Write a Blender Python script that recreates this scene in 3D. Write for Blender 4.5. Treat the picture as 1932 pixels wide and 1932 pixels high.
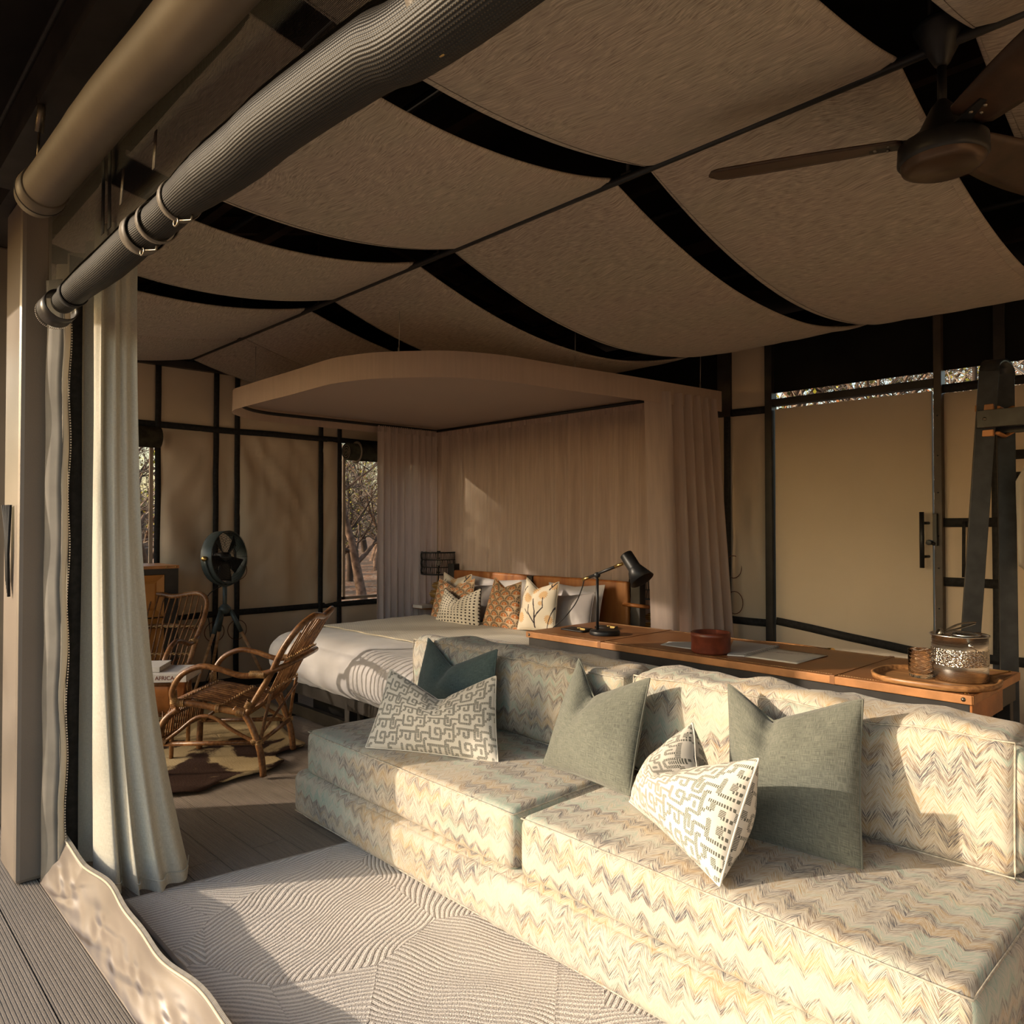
import bpy, bmesh, math, random
from mathutils import Vector, Matrix, noise as mnoise
random.seed(7)
PI = math.pi
for o in list(bpy.data.objects):
    bpy.data.objects.remove(o, do_unlink=True)
SC = bpy.context.scene
COL = SC.collection
# ---------------------------------------------------------------- camera, light, exposure
# world axes: +Y runs along the sofa / deck boards, +X runs into the tent, Z up, metres
FPX, HC, YAW = 1425.0, 1.42, math.radians(46.5)
PITCH = math.atan(24.0 / FPX)
cd = bpy.data.cameras.new('camera'); cam = bpy.data.objects.new('camera', cd); COL.objects.link(cam)
cam.location = (0, 0, HC)
cam.rotation_euler = (PI / 2 + PITCH, 0, YAW - PI / 2)
cd.sensor_width = 36.0; cd.lens = 36.0 * FPX / 1932.0; cd.clip_start = 0.05; cd.clip_end = 500
SC.camera = cam
SC.view_settings.view_transform = 'Standard'; SC.view_settings.look = 'None'
SC.view_settings.gamma = 1.0; SC.view_settings.use_curve_mapping = False
SC.view_settings.exposure = 0.38
SUN_AZ = (0.817, -0.576); SUN_EL = math.radians(17.5)
sd = bpy.data.lights.new('sun', 'SUN'); sd.energy = 4.1; sd.angle = math.radians(0.7); sd.color = (1.0, 0.83, 0.64)
sun = bpy.data.objects.new('sun', sd); COL.objects.link(sun)
sdir = Vector((SUN_AZ[0] * math.cos(SUN_EL), SUN_AZ[1] * math.cos(SUN_EL), -math.sin(SUN_EL)))
sun.rotation_euler = sdir.to_track_quat('-Z', 'Y').to_euler(); sun.location = (-6, 5, 6)
W = bpy.data.worlds.new('sky'); SC.world = W; W.use_nodes = True
wn = W.node_tree; wn.nodes.clear()
sky = wn.nodes.new('ShaderNodeTexSky'); sky.sky_type = 'NISHITA'; sky.sun_disc = False
sky.sun_elevation = SUN_EL; sky.sun_rotation = math.atan2(-SUN_AZ[0], -SUN_AZ[1]); sky.dust_density = 2.6; sky.air_density = 1.3
bg = wn.nodes.new('ShaderNodeBackground'); bg.inputs[1].default_value = 0.29
wo = wn.nodes.new('ShaderNodeOutputWorld')
wn.links.new(sky.outputs[0], bg.inputs[0]); wn.links.new(bg.outputs[0], wo.inputs[0])

def _ray(px, py):
    F = Vector((math.cos(YAW), math.sin(YAW), 0)); R = Vector((math.sin(YAW), -math.cos(YAW), 0)); Z = Vector((0, 0, 1))
    Fp = F * math.cos(PITCH) + Z * math.sin(PITCH); U = Z * math.cos(PITCH) - F * math.sin(PITCH)
    return Fp + R * ((px - 966) / FPX) + U * ((966 - py) / FPX)
def at(px, py, x=None, y=None, z=None):
    """metric point on the plane x=, y= or z= that the survey photograph shows at px, py"""
    d = _ray(px, py); o = Vector((0, 0, HC))
    if x is not None: t = x / d.x
    elif y is not None: t = y / d.y
    else: t = (z - HC) / d.z
    return o + d * t
def rnd(a, b): return random.uniform(a, b)
def nz(x, y=0.0, z=0.0): return mnoise.noise(Vector((x, y, z)))

# ---------------------------------------------------------------- node expressions
class S:
    """a socket with arithmetic"""
    def __init__(s, g, k): s.g, s.k = g, k
    def _m(s, op, b=None, c=None): return s.g.math(op, s, b, c)
    def __add__(s, b): return s._m('ADD', b)
    __radd__ = __add__
    def __sub__(s, b): return s._m('SUBTRACT', b)
    def __rsub__(s, b): return s.g.math('SUBTRACT', b, s)
    def __mul__(s, b): return s._m('MULTIPLY', b)
    __rmul__ = __mul__
    def __truediv__(s, b): return s._m('DIVIDE', b)
    def __lt__(s, b): return s._m('LESS_THAN', b)
    def __gt__(s, b): return s._m('GREATER_THAN', b)
    def sin(s): return s._m('SINE')
    def abs(s): return s._m('ABSOLUTE')
    def fract(s): return s._m('FRACT')
    def floor(s): return s._m('FLOOR')
    def sqrt(s): return s._m('SQRT')
    def pow(s, b): return s._m('POWER', b)
    def min(s, b): return s._m('MINIMUM', b)
    def max(s, b): return s._m('MAXIMUM', b)
    def clamp(s): return s.max(0.0).min(1.0)
    def ss(s, a, b): return s.g.mapr(s, a, b)
class G:
    def __init__(s, name, rough=0.7, spec=0.3, metal=0.0, sheen=0.0, trans=0.0, ior=None):
        s.m = bpy.data.materials.new(name); s.m.use_nodes = True; s.nt = s.m.node_tree; s.nt.nodes.clear()
        s.b = s.nt.nodes.new('ShaderNodeBsdfPrincipled'); s.o = s.nt.nodes.new('ShaderNodeOutputMaterial')
        s.nt.links.new(s.b.outputs[0], s.o.inputs[0])
        s.b.inputs['Roughness'].default_value = rough; s.b.inputs['Specular IOR Level'].default_value = spec
        s.b.inputs['Metallic'].default_value = metal; s.b.inputs['Sheen Weight'].default_value = sheen
        s.b.inputs['Transmission Weight'].default_value = trans
        if ior: s.b.inputs['IOR'].default_value = ior
    def put(s, v, sock):
        if isinstance(v, S): s.nt.links.new(v.k, sock)
        elif isinstance(v, (tuple, list)):
            sock.default_value = (tuple(v) + (1,))[:4] if sock.type == 'RGBA' else tuple(v)
        else: sock.default_value = v
    def math(s, op, a, b=None, c=None):
        n = s.nt.nodes.new('ShaderNodeMath'); n.operation = op
        for i, v in enumerate((a, b, c)):
            if v is not None: s.put(v, n.inputs[i])
        return S(s, n.outputs[0])
    def mapr(s, v, a, b):
        n = s.nt.nodes.new('ShaderNodeMapRange'); n.interpolation_type = 'SMOOTHSTEP'
        s.put(v, n.inputs[0]); n.inputs[1].default_value = a; n.inputs[2].default_value = b
        return S(s, n.outputs[0])
    def uv(s):
        n = s.nt.nodes.new('ShaderNodeUVMap'); sp = s.nt.nodes.new('ShaderNodeSeparateXYZ')
        s.nt.links.new(n.outputs[0], sp.inputs[0]); return S(s, sp.outputs[0]), S(s, sp.outputs[1])
    def obj(s):
        n = s.nt.nodes.new('ShaderNodeTexCoord'); sp = s.nt.nodes.new('ShaderNodeSeparateXYZ')
        s.nt.links.new(n.outputs['Object'], sp.inputs[0]); return [S(s, sp.outputs[i]) for i in range(3)]
    def vec(s, x, y, z=0.0):
        n = s.nt.nodes.new('ShaderNodeCombineXYZ')
        for i, v in enumerate((x, y, z)): s.put(v, n.inputs[i])
        return S(s, n.outputs[0])
    def noise(s, v, scale=1.0, detail=2.0, rough=0.5, dist=0.0):
        n = s.nt.nodes.new('ShaderNodeTexNoise'); s.nt.links.new(v.k, n.inputs['Vector'])
        n.inputs['Scale'].default_value = scale; n.inputs['Detail'].default_value = detail
        n.inputs['Roughness'].default_value = rough; n.inputs['Distortion'].default_value = dist
        return S(s, n.outputs[0])
    def white(s, v):
        n = s.nt.nodes.new('ShaderNodeTexWhiteNoise'); n.noise_dimensions = '3D'; s.nt.links.new(v.k, n.inputs['Vector'])
        return S(s, n.outputs['Value'])
    def voro(s, v, scale=1.0, rand=1.0, feat='F1', out='Distance'):
        n = s.nt.nodes.new('ShaderNodeTexVoronoi'); n.feature = feat; s.nt.links.new(v.k, n.inputs['Vector'])
        n.inputs['Scale'].default_value = scale; n.inputs['Randomness'].default_value = rand
        return S(s, n.outputs[out])
    def sep(s, v):
        n = s.nt.nodes.new('ShaderNodeSeparateXYZ'); s.nt.links.new(v.k, n.inputs[0]); return [S(s, n.outputs[i]) for i in range(3)]
    def mix(s, f, a, b):
        n = s.nt.nodes.new('ShaderNodeMix'); n.data_type = 'RGBA'
        s.put(f, n.inputs[0]); s.put(a, n.inputs[6]); s.put(b, n.inputs[7]); return S(s, n.outputs[2])
    def ramp(s, f, stops, const=False):
        n = s.nt.nodes.new('ShaderNodeValToRGB'); s.put(f, n.inputs[0]); e = n.color_ramp.elements
        if const: n.color_ramp.interpolation = 'CONSTANT'
        while len(e) < len(stops): e.new(0.5)
        for el, (p, c) in zip(e, stops): el.position = p; el.color = tuple(c) + (1,)
        return S(s, n.outputs[0])
    def color(s, c): s.put(c, s.b.inputs['Base Color']); return s
    def rough(s, r): s.put(r, s.b.inputs['Roughness']); return s
    def bump(s, h, dist=0.002, strength=1.0):
        n = s.nt.nodes.new('ShaderNodeBump'); n.inputs['Distance'].default_value = dist; n.inputs['Strength'].default_value = strength
        s.put(h, n.inputs['Height']); s.nt.links.new(n.outputs[0], s.b.inputs['Normal']); return s
    def cloth(s, frac, col, alpha=None):
        """thin cloth: some light comes through; alpha = woven holes"""
        t = s.nt.nodes.new('ShaderNodeBsdfTranslucent'); s.put(col, t.inputs[0])
        mx = s.nt.nodes.new('ShaderNodeMixShader'); mx.inputs[0].default_value = frac
        s.nt.links.new(s.b.outputs[0], mx.inputs[1]); s.nt.links.new(t.outputs[0], mx.inputs[2]); last = mx
        if alpha is not None:
            tr = s.nt.nodes.new('ShaderNodeBsdfTransparent'); m2 = s.nt.nodes.new('ShaderNodeMixShader')
            s.put(alpha, m2.inputs[0]); s.nt.links.new(tr.outputs[0], m2.inputs[1]); s.nt.links.new(last.outputs[0], m2.inputs[2]); last = m2
        s.nt.links.new(last.outputs[0], s.o.inputs[0]); return s
MT = {}
def plain(name, col, rough=0.7, spec=0.3, metal=0.0, var=0.15, scale=6.0, bump=0.0, bscale=200.0, sheen=0.0):
    g = G(name, rough, spec, metal, sheen); x, y, z = g.obj(); v = g.vec(x, y, z)
    n = g.noise(v, scale, 4.0); lo = tuple(c * (1 - var) for c in col); hi = tuple(min(1, c * (1 + var)) for c in col)
    g.color(g.mix(n.ss(0.3, 0.7), lo, hi))
    if bump: g.bump(g.noise(v, bscale, 2.0), bump)
    MT[name] = g.m; return g
def weave(g, u, v, pitch):
    a = (u * (PI / pitch)).sin().abs(); b = (v * (PI / pitch)).sin().abs()
    return a * b
plain('canvas', (0.56, 0.455, 0.34), 0.85, 0.15, var=0.1, scale=1.3, bump=0.0006, bscale=420, sheen=0.1)
plain('door_canvas', (0.57, 0.475, 0.36), 0.85, 0.15, var=0.06, scale=0.9, bump=0.0005, bscale=420)
plain('strap_black', (0.022, 0.021, 0.021), 0.75, 0.25, var=0.25, scale=40, bump=0.0006, bscale=600)
plain('frame_black', (0.028, 0.024, 0.021), 0.5, 0.35, var=0.3, scale=8)
plain('frame_bronze', (0.075, 0.058, 0.044), 0.5, 0.35, var=0.2, scale=8)
plain('roof_cloth', (0.018, 0.015, 0.014), 0.85, 0.12, var=0.3, scale=2)
plain('beam', (0.045, 0.026, 0.018), 0.6, 0.3, var=0.3, scale=6)
plain('black_band', (0.012, 0.011, 0.010), 0.9, 0.1, var=0.2, scale=3)
plain('black_metal', (0.012, 0.012, 0.013), 0.42, 0.4, var=0.2, scale=20)
plain('black_wood', (0.020, 0.021, 0.023), 0.42, 0.45, var=0.4, scale=14)
plain('fan_metal', (0.05, 0.065, 0.066), 0.38, 0.5, var=0.1, scale=20)
plain('fan_blade_wood', (0.042, 0.021, 0.012), 0.4, 0.4, var=0.35, scale=12)
plain('fan_cap', (0.075, 0.045, 0.028), 0.33, 0.5, 0.5, var=0.15, scale=9)
plain('brass', (0.60, 0.40, 0.14), 0.28, 0.5, 1.0, var=0.1, scale=20)
plain('gunmetal', (0.20, 0.17, 0.13), 0.35, 0.5, 0.9, var=0.2, scale=30)
plain('post_paint', (0.20, 0.165, 0.135), 0.38, 0.4, var=0.05, scale=3, bump=0.0004, bscale=240)
plain('pvc_brown', (0.115, 0.088, 0.06), 0.5, 0.35, var=0.10, scale=3, bump=0.0015, bscale=14)
plain('webbing', (0.12, 0.10, 0.08), 0.5, 0.45, var=0.15, scale=20, bump=0.0006, bscale=500)
plain('sail_hem', (0.34, 0.27, 0.21), 0.85, 0.1, var=0.1, scale=5)
plain('leather_dark_seat', (0.33, 0.12, 0.03), 0.42, 0.4, var=0.35, scale=5, bump=0.001, bscale=90)
plain('leather_bowl', (0.15, 0.035, 0.018), 0.36, 0.45, var=0.3, scale=16, bump=0.0006, bscale=160)
plain('leather_edge', (0.42, 0.185, 0.065), 0.45, 0.35, var=0.2, scale=9, bump=0.0005, bscale=240)
plain('cabinet_leather', (0.42, 0.17, 0.035), 0.42, 0.4, var=0.2, scale=4, bump=0.0005, bscale=200)
plain('bed_linen', (0.49, 0.47, 0.475), 0.55, 0.3, var=0.03, scale=3, bump=0.003, bscale=9, sheen=0.3)
plain('pillow_white', (0.64, 0.60, 0.60), 0.7, 0.2, var=0.03, scale=3, bump=0.002, bscale=16)
plain('pillow_grey', (0.36, 0.33, 0.33), 0.5, 0.35, var=0.05, scale=3, bump=0.002, bscale=14)
plain('cotton_grey', (0.36, 0.33, 0.29), 0.85, 0.15, var=0.06, scale=6, bump=0.001, bscale=300)
plain('paper', (0.66, 0.62, 0.54), 0.8, 0.2, var=0.04, scale=10)
plain('paper_grey', (0.50, 0.50, 0.50), 0.8, 0.2, var=0.05, scale=10)
plain('page_edges', (0.55, 0.50, 0.43), 0.85, 0.1, var=0.15, scale=90)
plain('book_purple', (0.22, 0.13, 0.20), 0.55, 0.3, var=0.1, scale=8)
plain('letter_brown', (0.17, 0.05, 0.03), 0.6, 0.3)
plain('rubber', (0.01, 0.01, 0.01), 0.8, 0.1)
plain('zip_metal', (0.55, 0.50, 0.44), 0.35, 0.5, 0.6, var=0.1, scale=30)
plain('wire', (0.30, 0.27, 0.24), 0.4, 0.4, 0.5)
plain('cord_brown', (0.10, 0.035, 0.02), 0.7, 0.2)
plain('bark', (0.16, 0.105, 0.075), 0.9, 0.1, var=0.4, scale=9, bump=0.006, bscale=30)
plain('twig', (0.30, 0.23, 0.17), 0.9, 0.1, var=0.4, scale=3)
plain('twig_dark', (0.07, 0.05, 0.038), 0.9, 0.1, var=0.4, scale=3)
plain('leaf_olive', (0.12, 0.11, 0.035), 0.8, 0.1, var=0.4, scale=2)
plain('leaf_yellow', (0.34, 0.30, 0.04), 0.8, 0.1, var=0.3, scale=2)
plain('leaf_dry', (0.32, 0.13, 0.055), 0.85, 0.1, var=0.4, scale=3)
def aniso(g):
    t = g.nt.nodes.new('ShaderNodeTangent'); t.direction_type = 'RADIAL'; t.axis = 'Z'
    g.nt.links.new(t.outputs[0], g.b.inputs['Tangent']); g.b.inputs['Anisotropic'].default_value = 0.6
def m_steel():
    g = G('steel', 0.2, 0.5, 1.0); x, y, z = g.obj()
    g.color((0.50, 0.48, 0.45)); aniso(g); g.rough(g.noise(g.vec(x * 3, y * 3, z * 260), 1.0, 2.0).ss(0.2, 0.9) * 0.10 + 0.24)
    MT['steel'] = g.m
    g = G('steel_hammered', 0.2, 0.5, 1.0); x, y, z = g.obj(); g.color((0.74, 0.70, 0.63))
    g.bump(g.voro(g.vec(x, y, z * 2.4), 95.0, 0.8), 0.006); MT['steel_hammered'] = g.m
m_steel()
def m_glass():
    g = G('tumbler_glass', 0.02, 0.5, trans=1.0, ior=1.25); u, v = g.uv()
    a = ((u * 6 + v * 6).fract() - 0.5).abs(); b = ((u * 6 - v * 6).fract() - 0.5).abs()
    g.bump(a.min(b).ss(0.0, 0.18), 0.0006); g.color((0.97, 0.97, 0.97)); MT['tumbler_glass'] = g.m
m_glass()
def m_sail():
    g = G('sail_linen', 0.9, 0.1, sheen=0.15); u, v = g.uv()
    w = g.noise(g.vec(u * 3, v * 3), 1.0, 2.0, 0.5)
    th = g.noise(g.vec(u * 16 + w * 5, v * 240 + w * 26), 1.0, 3.0, 0.6)
    st = g.noise(g.vec(u * 1.5, v * 3), 1.0, 3.0)
    c = g.mix(st.ss(0.35, 0.65), (0.40, 0.325, 0.27), (0.385, 0.335, 0.265))
    c = g.mix(th.ss(0.45, 0.70), c, (0.58, 0.49, 0.39))
    c = g.mix(th.ss(0.47, 0.30), c, (0.24, 0.19, 0.155))
    g.color(c).bump(th, 0.0005).cloth(0.12, c); MT['sail_linen'] = g.m
m_sail()
def m_sheer(name, base, lo, alpha):
    g = G(name, 0.9, 0.08, sheen=0.2); u, v = g.uv()
    n = g.noise(g.vec(u * 40, v * 3), 1.0, 2.0)
    c = g.mix(n.ss(0.3, 0.7), lo, base)
    a = g.noise(g.vec(u * 9, v * 0.6), 1.0, 2.0).ss(0.2, 0.8) * 0.12 + alpha
    g.color(c).bump(weave(g, u, v, 0.0018), 0.0003).cloth(0.35, c, a); MT[name] = g.m
m_sheer('sheer', (0.70, 0.55, 0.48), (0.61, 0.48, 0.42), 0.68)
m_sheer('sheer_dense', (0.64, 0.52, 0.46), (0.57, 0.46, 0.41), 0.93)
m_sheer('canopy_cloth', (0.62, 0.48, 0.40), (0.58, 0.445, 0.37), 0.95)
def m_curtain():
    g = G('linen_curtain', 0.8, 0.15, sheen=0.2); u, v = g.uv()
    n = g.noise(g.vec(u * 900, v * 60), 1.0, 2.0); n2 = g.noise(g.vec(u * 60, v * 900), 1.0, 2.0)
    c = g.mix(((n + n2) * 0.5).ss(0.35, 0.65), (0.50, 0.475, 0.40), (0.64, 0.615, 0.53))
    g.color(c).bump(n + n2, 0.0006).cloth(0.22, c); MT['linen_curtain'] = g.m
m_curtain()
def m_mesh(name, pitch, hole, col, glint):
    g = G(name, 0.35, 0.6); u, v = g.uv()
    a = ((u / pitch).fract() - 0.5).abs(); b = ((v / pitch).fract() - 0.5).abs()
    solid = ((a > hole) + (b > hole)).min(1.0)
    g.color(g.mix(g.noise(g.vec(u * 5, v * 5), 1.0), col, tuple(c * 1.5 for c in col)))
    g.cloth(0.0, col, solid); MT[name] = g.m
m_mesh('insect_net', 0.0042, 0.30, (0.025, 0.023, 0.022), 0)
def m_roll():
    g = G('mesh_roll', 0.5, 0.35); u, v = g.uv()
    r = (v * (2 * PI / 0.0066)).sin(); k = (u * (2 * PI / 0.006) + (v / 0.0066).floor() * PI).sin()
    t = (r * 0.5 + 0.5) * (k * 0.25 + 0.75)
    g.color(g.mix(t.ss(0.72, 0.97), (0.006, 0.0055, 0.0055), (0.075, 0.052, 0.026)))  # golden glints on the weave are painted into the colour
    g.bump(t, 0.0008); MT['mesh_roll'] = g.m
m_roll()
def m_flap():
    g = plain('flap_pvc', (0.15, 0.122, 0.106), 0.33, 0.5, var=0.08, scale=4)
    g = plain('flap_cream', (0.52, 0.44, 0.33), 0.5, 0.35, var=0.08, scale=4)
m_flap()
def m_deck(name, c0, c1):
    g = G(name, 0.55, 0.3); x, y, z = g.obj()
    n = g.noise(g.vec(x * 90, y * 3, z * 10), 1.0, 4.0, 0.6); s = g.noise(g.vec(x * 400, y * 90, z), 1.0, 2.0)
    c = g.mix((n * 0.6 + s * 0.4).ss(0.3, 0.7), c0, c1)
    g.color(c).bump(s, 0.0006); MT[name] = g.m
m_deck('deck_inside', (0.19, 0.15, 0.12), (0.27, 0.215, 0.17))
m_deck('deck_outside', (0.19, 0.163, 0.14), (0.27, 0.232, 0.20))
def m_fabric():
    g = G('zigzag_fabric', 0.85, 0.12, sheen=0.15); u, v = g.uv()
    wob = g.noise(g.vec(u * 5, v * 5), 1.0, 2.0) - 0.5
    uu = u + wob * 0.014; p = uu / 0.074
    tri = ((p.fract() - 0.5).abs() * 2.0)
    s = v - tri * 0.060 + wob * 0.012
    col = p.floor() + (p.fract() > 0.5) * 0.5
    jit = g.white(g.vec(col, (s * 60.0).floor(), 0.0))
    strand = g.noise(g.vec(u * 30 + col * 17.3, s * 340), 1.0, 1.0, 0.6)
    fine = g.noise(g.vec(u * 75 + col * 5.1, s * 620), 1.0, 1.0, 0.5)
    band = g.noise(g.vec(u * 1.4, v * 12.0 - tri * 0.35, 3.0), 1.0, 2.0, 0.6)
    band2 = g.noise(g.vec(u * 1.8, v * 15.0 - tri * 0.4, 11.0), 1.0, 2.0, 0.6)
    ink = g.ramp(band, [(0.0, (0.22, 0.35, 0.30)), (0.41, (0.28, 0.39, 0.33)), (0.455, (0.17, 0.115, 0.085)), (0.50, (0.055, 0.06, 0.085)), (0.545, (0.19, 0.13, 0.09)), (0.60, (0.40, 0.27, 0.13)), (1.0, (0.27, 0.20, 0.14))])
    ground = g.ramp(band2, [(0.0, (0.42, 0.445, 0.375)), (0.36, (0.44, 0.45, 0.38)), (0.46, (0.50, 0.455, 0.385)), (0.57, (0.50, 0.45, 0.375)), (0.63, (0.49, 0.42, 0.31)), (1.0, (0.47, 0.385, 0.27))])
    dens = g.noise(g.vec(u * 4, s * 14, 5.0), 1.0, 2.0)
    m = (strand + (dens - 0.5) * 0.45).ss(0.485, 0.55)
    c = g.mix(m * 0.95, ground, ink)
    c = g.mix((fine.ss(0.54, 0.60)) * 0.6, c, (0.60, 0.55, 0.47))
    g.color(c).bump(strand * 0.6 + fine * 0.4, 0.0010); MT['zigzag_fabric'] = g.m
    plain('fabric_welt', (0.44, 0.40, 0.33), 0.85, 0.1, var=0.25, scale=60)
m_fabric()
def m_linen(name, a, b):
    g = G(name, 0.8, 0.15, sheen=0.25); u, v = g.uv()
    n = g.noise(g.vec(u * 700, v * 40), 1.0, 2.0); n2 = g.noise(g.vec(u * 30, v * 600), 1.0, 2.0)
    g.color(g.mix((n * 0.5 + n2 * 0.5).ss(0.38, 0.62), a, b)).bump(n + n2, 0.0008); MT[name] = g.m
m_linen('teal_linen', (0.040, 0.064, 0.066), (0.085, 0.122, 0.120))
m_linen('sage_linen', (0.095, 0.102, 0.085), (0.185, 0.19, 0.158))
def m_maze():
    g = G('maze_print', 0.85, 0.1, sheen=0.15); u, v = g.uv()
    wv = (g.noise(g.vec(u * 30, v * 30), 1.0, 1.0) - 0.5) * 0.25
    T = 0.128; x = (u / T).fract() * 10.0 + wv; y = ((v + (u / T).floor() * 0.047) / T).fract() * 10.0 + wv
    paths = [[(0, 7), (1, 7), (1, 9), (4, 9), (4, 6.4), (2.5, 6.4), (2.5, 7.7)], [(4, 9), (6, 9), (6, 6), (8, 6), (8, 9), (10, 9)], [(0, 9), (1, 9)], [(1, 4.8), (1, 1), (4.6, 1), (4.6, 4.5), (2.7, 4.5), (2.7, 2.6), (3.5, 2.6)],
             [(4.6, 3), (6.1, 3), (6.1, 4.6), (9, 4.6), (9, 1), (6.2, 1), (6.2, 0)], [(7.6, 3.2), (7.6, 2.2)], [(9, 4.6), (9, 7), (10, 7)], [(6.2, 10), (6.2, 9)], [(7, 7.3), (7, 10)], [(0, 2.6), (1, 2.6)], [(9, 2.6), (10, 2.6)]]
    H = V = None
    for pth in paths:
        for (a, b) in zip(pth[:-1], pth[1:]):
            if a[1] == b[1]:
                lo, hi = min(a[0], b[0]), max(a[0], b[0]); ex = (x - x.max(lo).min(hi)); ey = y - a[1]; d = (ex * ex + ey * ey).sqrt(); H = d if H is None else H.min(d)
            else:
                lo, hi = min(a[1], b[1]), max(a[1], b[1]); ey = (y - y.max(lo).min(hi)); ex = x - a[0]; d = (ex * ex + ey * ey).sqrt(); V = d if V is None else V.min(d)
    dx = ((x * 3.0).fract() - 0.5).abs() < 0.31; dy = ((y * 3.0).fract() - 0.5).abs() < 0.31
    hm = (H < V) * (H < 0.40) * dx; vm = (V < H) * (V < 0.40) * dy
    m = hm.max(vm)
    g.color(g.mix(m, (0.64, 0.60, 0.53), (0.115, 0.115, 0.095))).bump(1.0 - m * 1.0, 0.0012); MT['maze_print'] = g.m
m_maze()
def m_dots():
    g = G('dot_print', 0.85, 0.1); u, v = g.uv()
    d = g.voro(g.vec(u, v), 29.0, 0.12)
    g.color(g.mix(d < 0.25, (0.66, 0.60, 0.50), (0.05, 0.04, 0.035))); MT['dot_print'] = g.m
m_dots()
def m_scale():
    g = G('scallop_print', 0.8, 0.15); u, v = g.uv()
    P = 0.112; x = u / P; y = v / (P * 0.5)
    res = None
    row0 = y.floor()
    out = None
    for k in (0, -1):       # the lower row overlaps the upper
        row = row0 + k
        odd = (row * 0.5).fract() * 1.0
        fx = ((x + odd).fract() - 0.5); fy = (y - row) * 0.5
        rr = (fx * fx + fy * fy).sqrt(); an = g.math('ARCTAN2', fx, fy + 0.02)
        rays = ((an * 9.0).sin().abs())
        c = g.ramp(rr, [(0.0, (0.50, 0.14, 0.03)), (0.27, (0.46, 0.13, 0.03)), (0.30, (0.62, 0.48, 0.33)), (0.33, (0.17, 0.12, 0.085)), (0.47, (0.20, 0.14, 0.10)), (0.49, (0.62, 0.46, 0.30))], True)
        c = g.mix((rays < 0.33) * (rr > 0.1), c, (0.56, 0.38, 0.22))
        c = g.mix((an.abs() < 0.32) * (rr < 0.18), c, (0.66, 0.55, 0.40))
        if out is None: out = c
        else: out = g.mix(rr < 0.5, out, c)
    g.color(out); MT['scallop_print'] = g.m
m_scale()
def m_protea():
    g = G('protea_print', 0.8, 0.12); u, v = g.uv()
    c = (0.68, 0.60, 0.48)
    base = g.mix(g.noise(g.vec(u * 3, v * 3), 1.0, 2.0), (0.64, 0.57, 0.46), (0.72, 0.65, 0.53))
    jag = g.noise(g.vec(u * 120, v * 120), 1.0, 2.0) - 0.5
    def seg(a, b, w):
        dx, dy = b[0] - a[0], b[1] - a[1]; L = dx * dx + dy * dy
        t = (((u - a[0]) * dx + (v - a[1]) * dy) * (1 / L)).clamp()
        ex = u - a[0] - t * dx; ey = v - a[1] - t * dy
        return (ex * ex + ey * ey).sqrt() + jag * 0.008 - w
    for (fx, fy, r) in [(0.14, 0.30, 0.06), (0.33, 0.33, 0.05), (0.06, 0.10, 0.05), (0.40, 0.10, 0.045), (0.22, 0.42, 0.055), (0.42, 0.42, 0.05), (0.31, 0.24, 0.026)]:
        ex, ey = u - fx, v - fy; rr = (ex * ex + ey * ey).sqrt(); an = g.math('ARCTAN2', ex, ey)
        ray = ((an * 15.0).sin() * 0.5 + 0.5) * 0.25 + 0.75
        base = g.mix((rr < ray * r) * 1.0, base, g.mix((an * 14.0).sin().ss(-0.5, 0.6), (0.56, 0.32, 0.13), (0.66, 0.50, 0.32)))
    segs = [((0.24, 0.02), (0.25, 0.16), .008), ((0.25, 0.16), (0.22, 0.30), .007), ((0.25, 0.10), (0.34, 0.20), .006), ((0.34, 0.20), (0.33, 0.30), .005),
            ((0.24, 0.05), (0.17, 0.14), .006), ((0.17, 0.14), (0.165, 0.22), .005), ((0.17, 0.12), (0.12, 0.17), .004), ((0.38, 0.38), (0.45, 0.46), .007), ((0.40, 0.40), (0.36, 0.47), .005), ((0.02, 0.28), (0.08, 0.40), .006), ((0.05, 0.34), (0.01, 0.42), .005), ((0.03, 0.26), (0.05, 0.18), .005), ((0.38, 0.02), (0.42, 0.14), .004), ((0.42, 0.14), (0.46, 0.24), .004)]
    d = None
    for a, b, w in segs:
        e = seg(a, b, w); d = e if d is None else d.min(e)
    g.color(g.mix(d < 0.0, base, (0.055, 0.045, 0.05))); MT['protea_print'] = g.m
m_protea()
def m_rug():
    g = G('rug_wool', 0.95, 0.05, sheen=0.3); u, v = g.uv()
    cell = g.voro(g.vec(u, v), 1.9, 0.9, 'F1', 'Color'); r, b, _ = g.sep(cell)
    ed = g.voro(g.vec(u, v), 1.9, 0.9, 'DISTANCE_TO_EDGE')
    a = r * 2.4 + 0.2
    ca = g.math('COSINE', a); sa = g.math('SINE', a)
    w = g.noise(g.vec(u * 3, v * 3), 1.0, 1.0) * 0.16
    q = (u * ca + v * sa + w) * (2 * PI / 0.0185)
    ridge = q.sin() * 0.5 + 0.5
    tuft = g.noise(g.vec(u * 190, v * 190), 1.0, 2.0)
    h = ridge.ss(0.15, 0.85) * 0.55 + tuft * 0.75
    h = h - (1.0 - ed.ss(0.0, 0.008)) * 0.15
    c = g.mix(h.ss(0.25, 0.85), (0.40, 0.35, 0.31), (0.72, 0.655, 0.59))
    g.color(c).bump(h, 0.007); MT['rug_wool'] = g.m
    plain('rug_edge', (0.36, 0.31, 0.27), 0.9, 0.1, bump=0.002, bscale=200)
m_rug()
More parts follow.
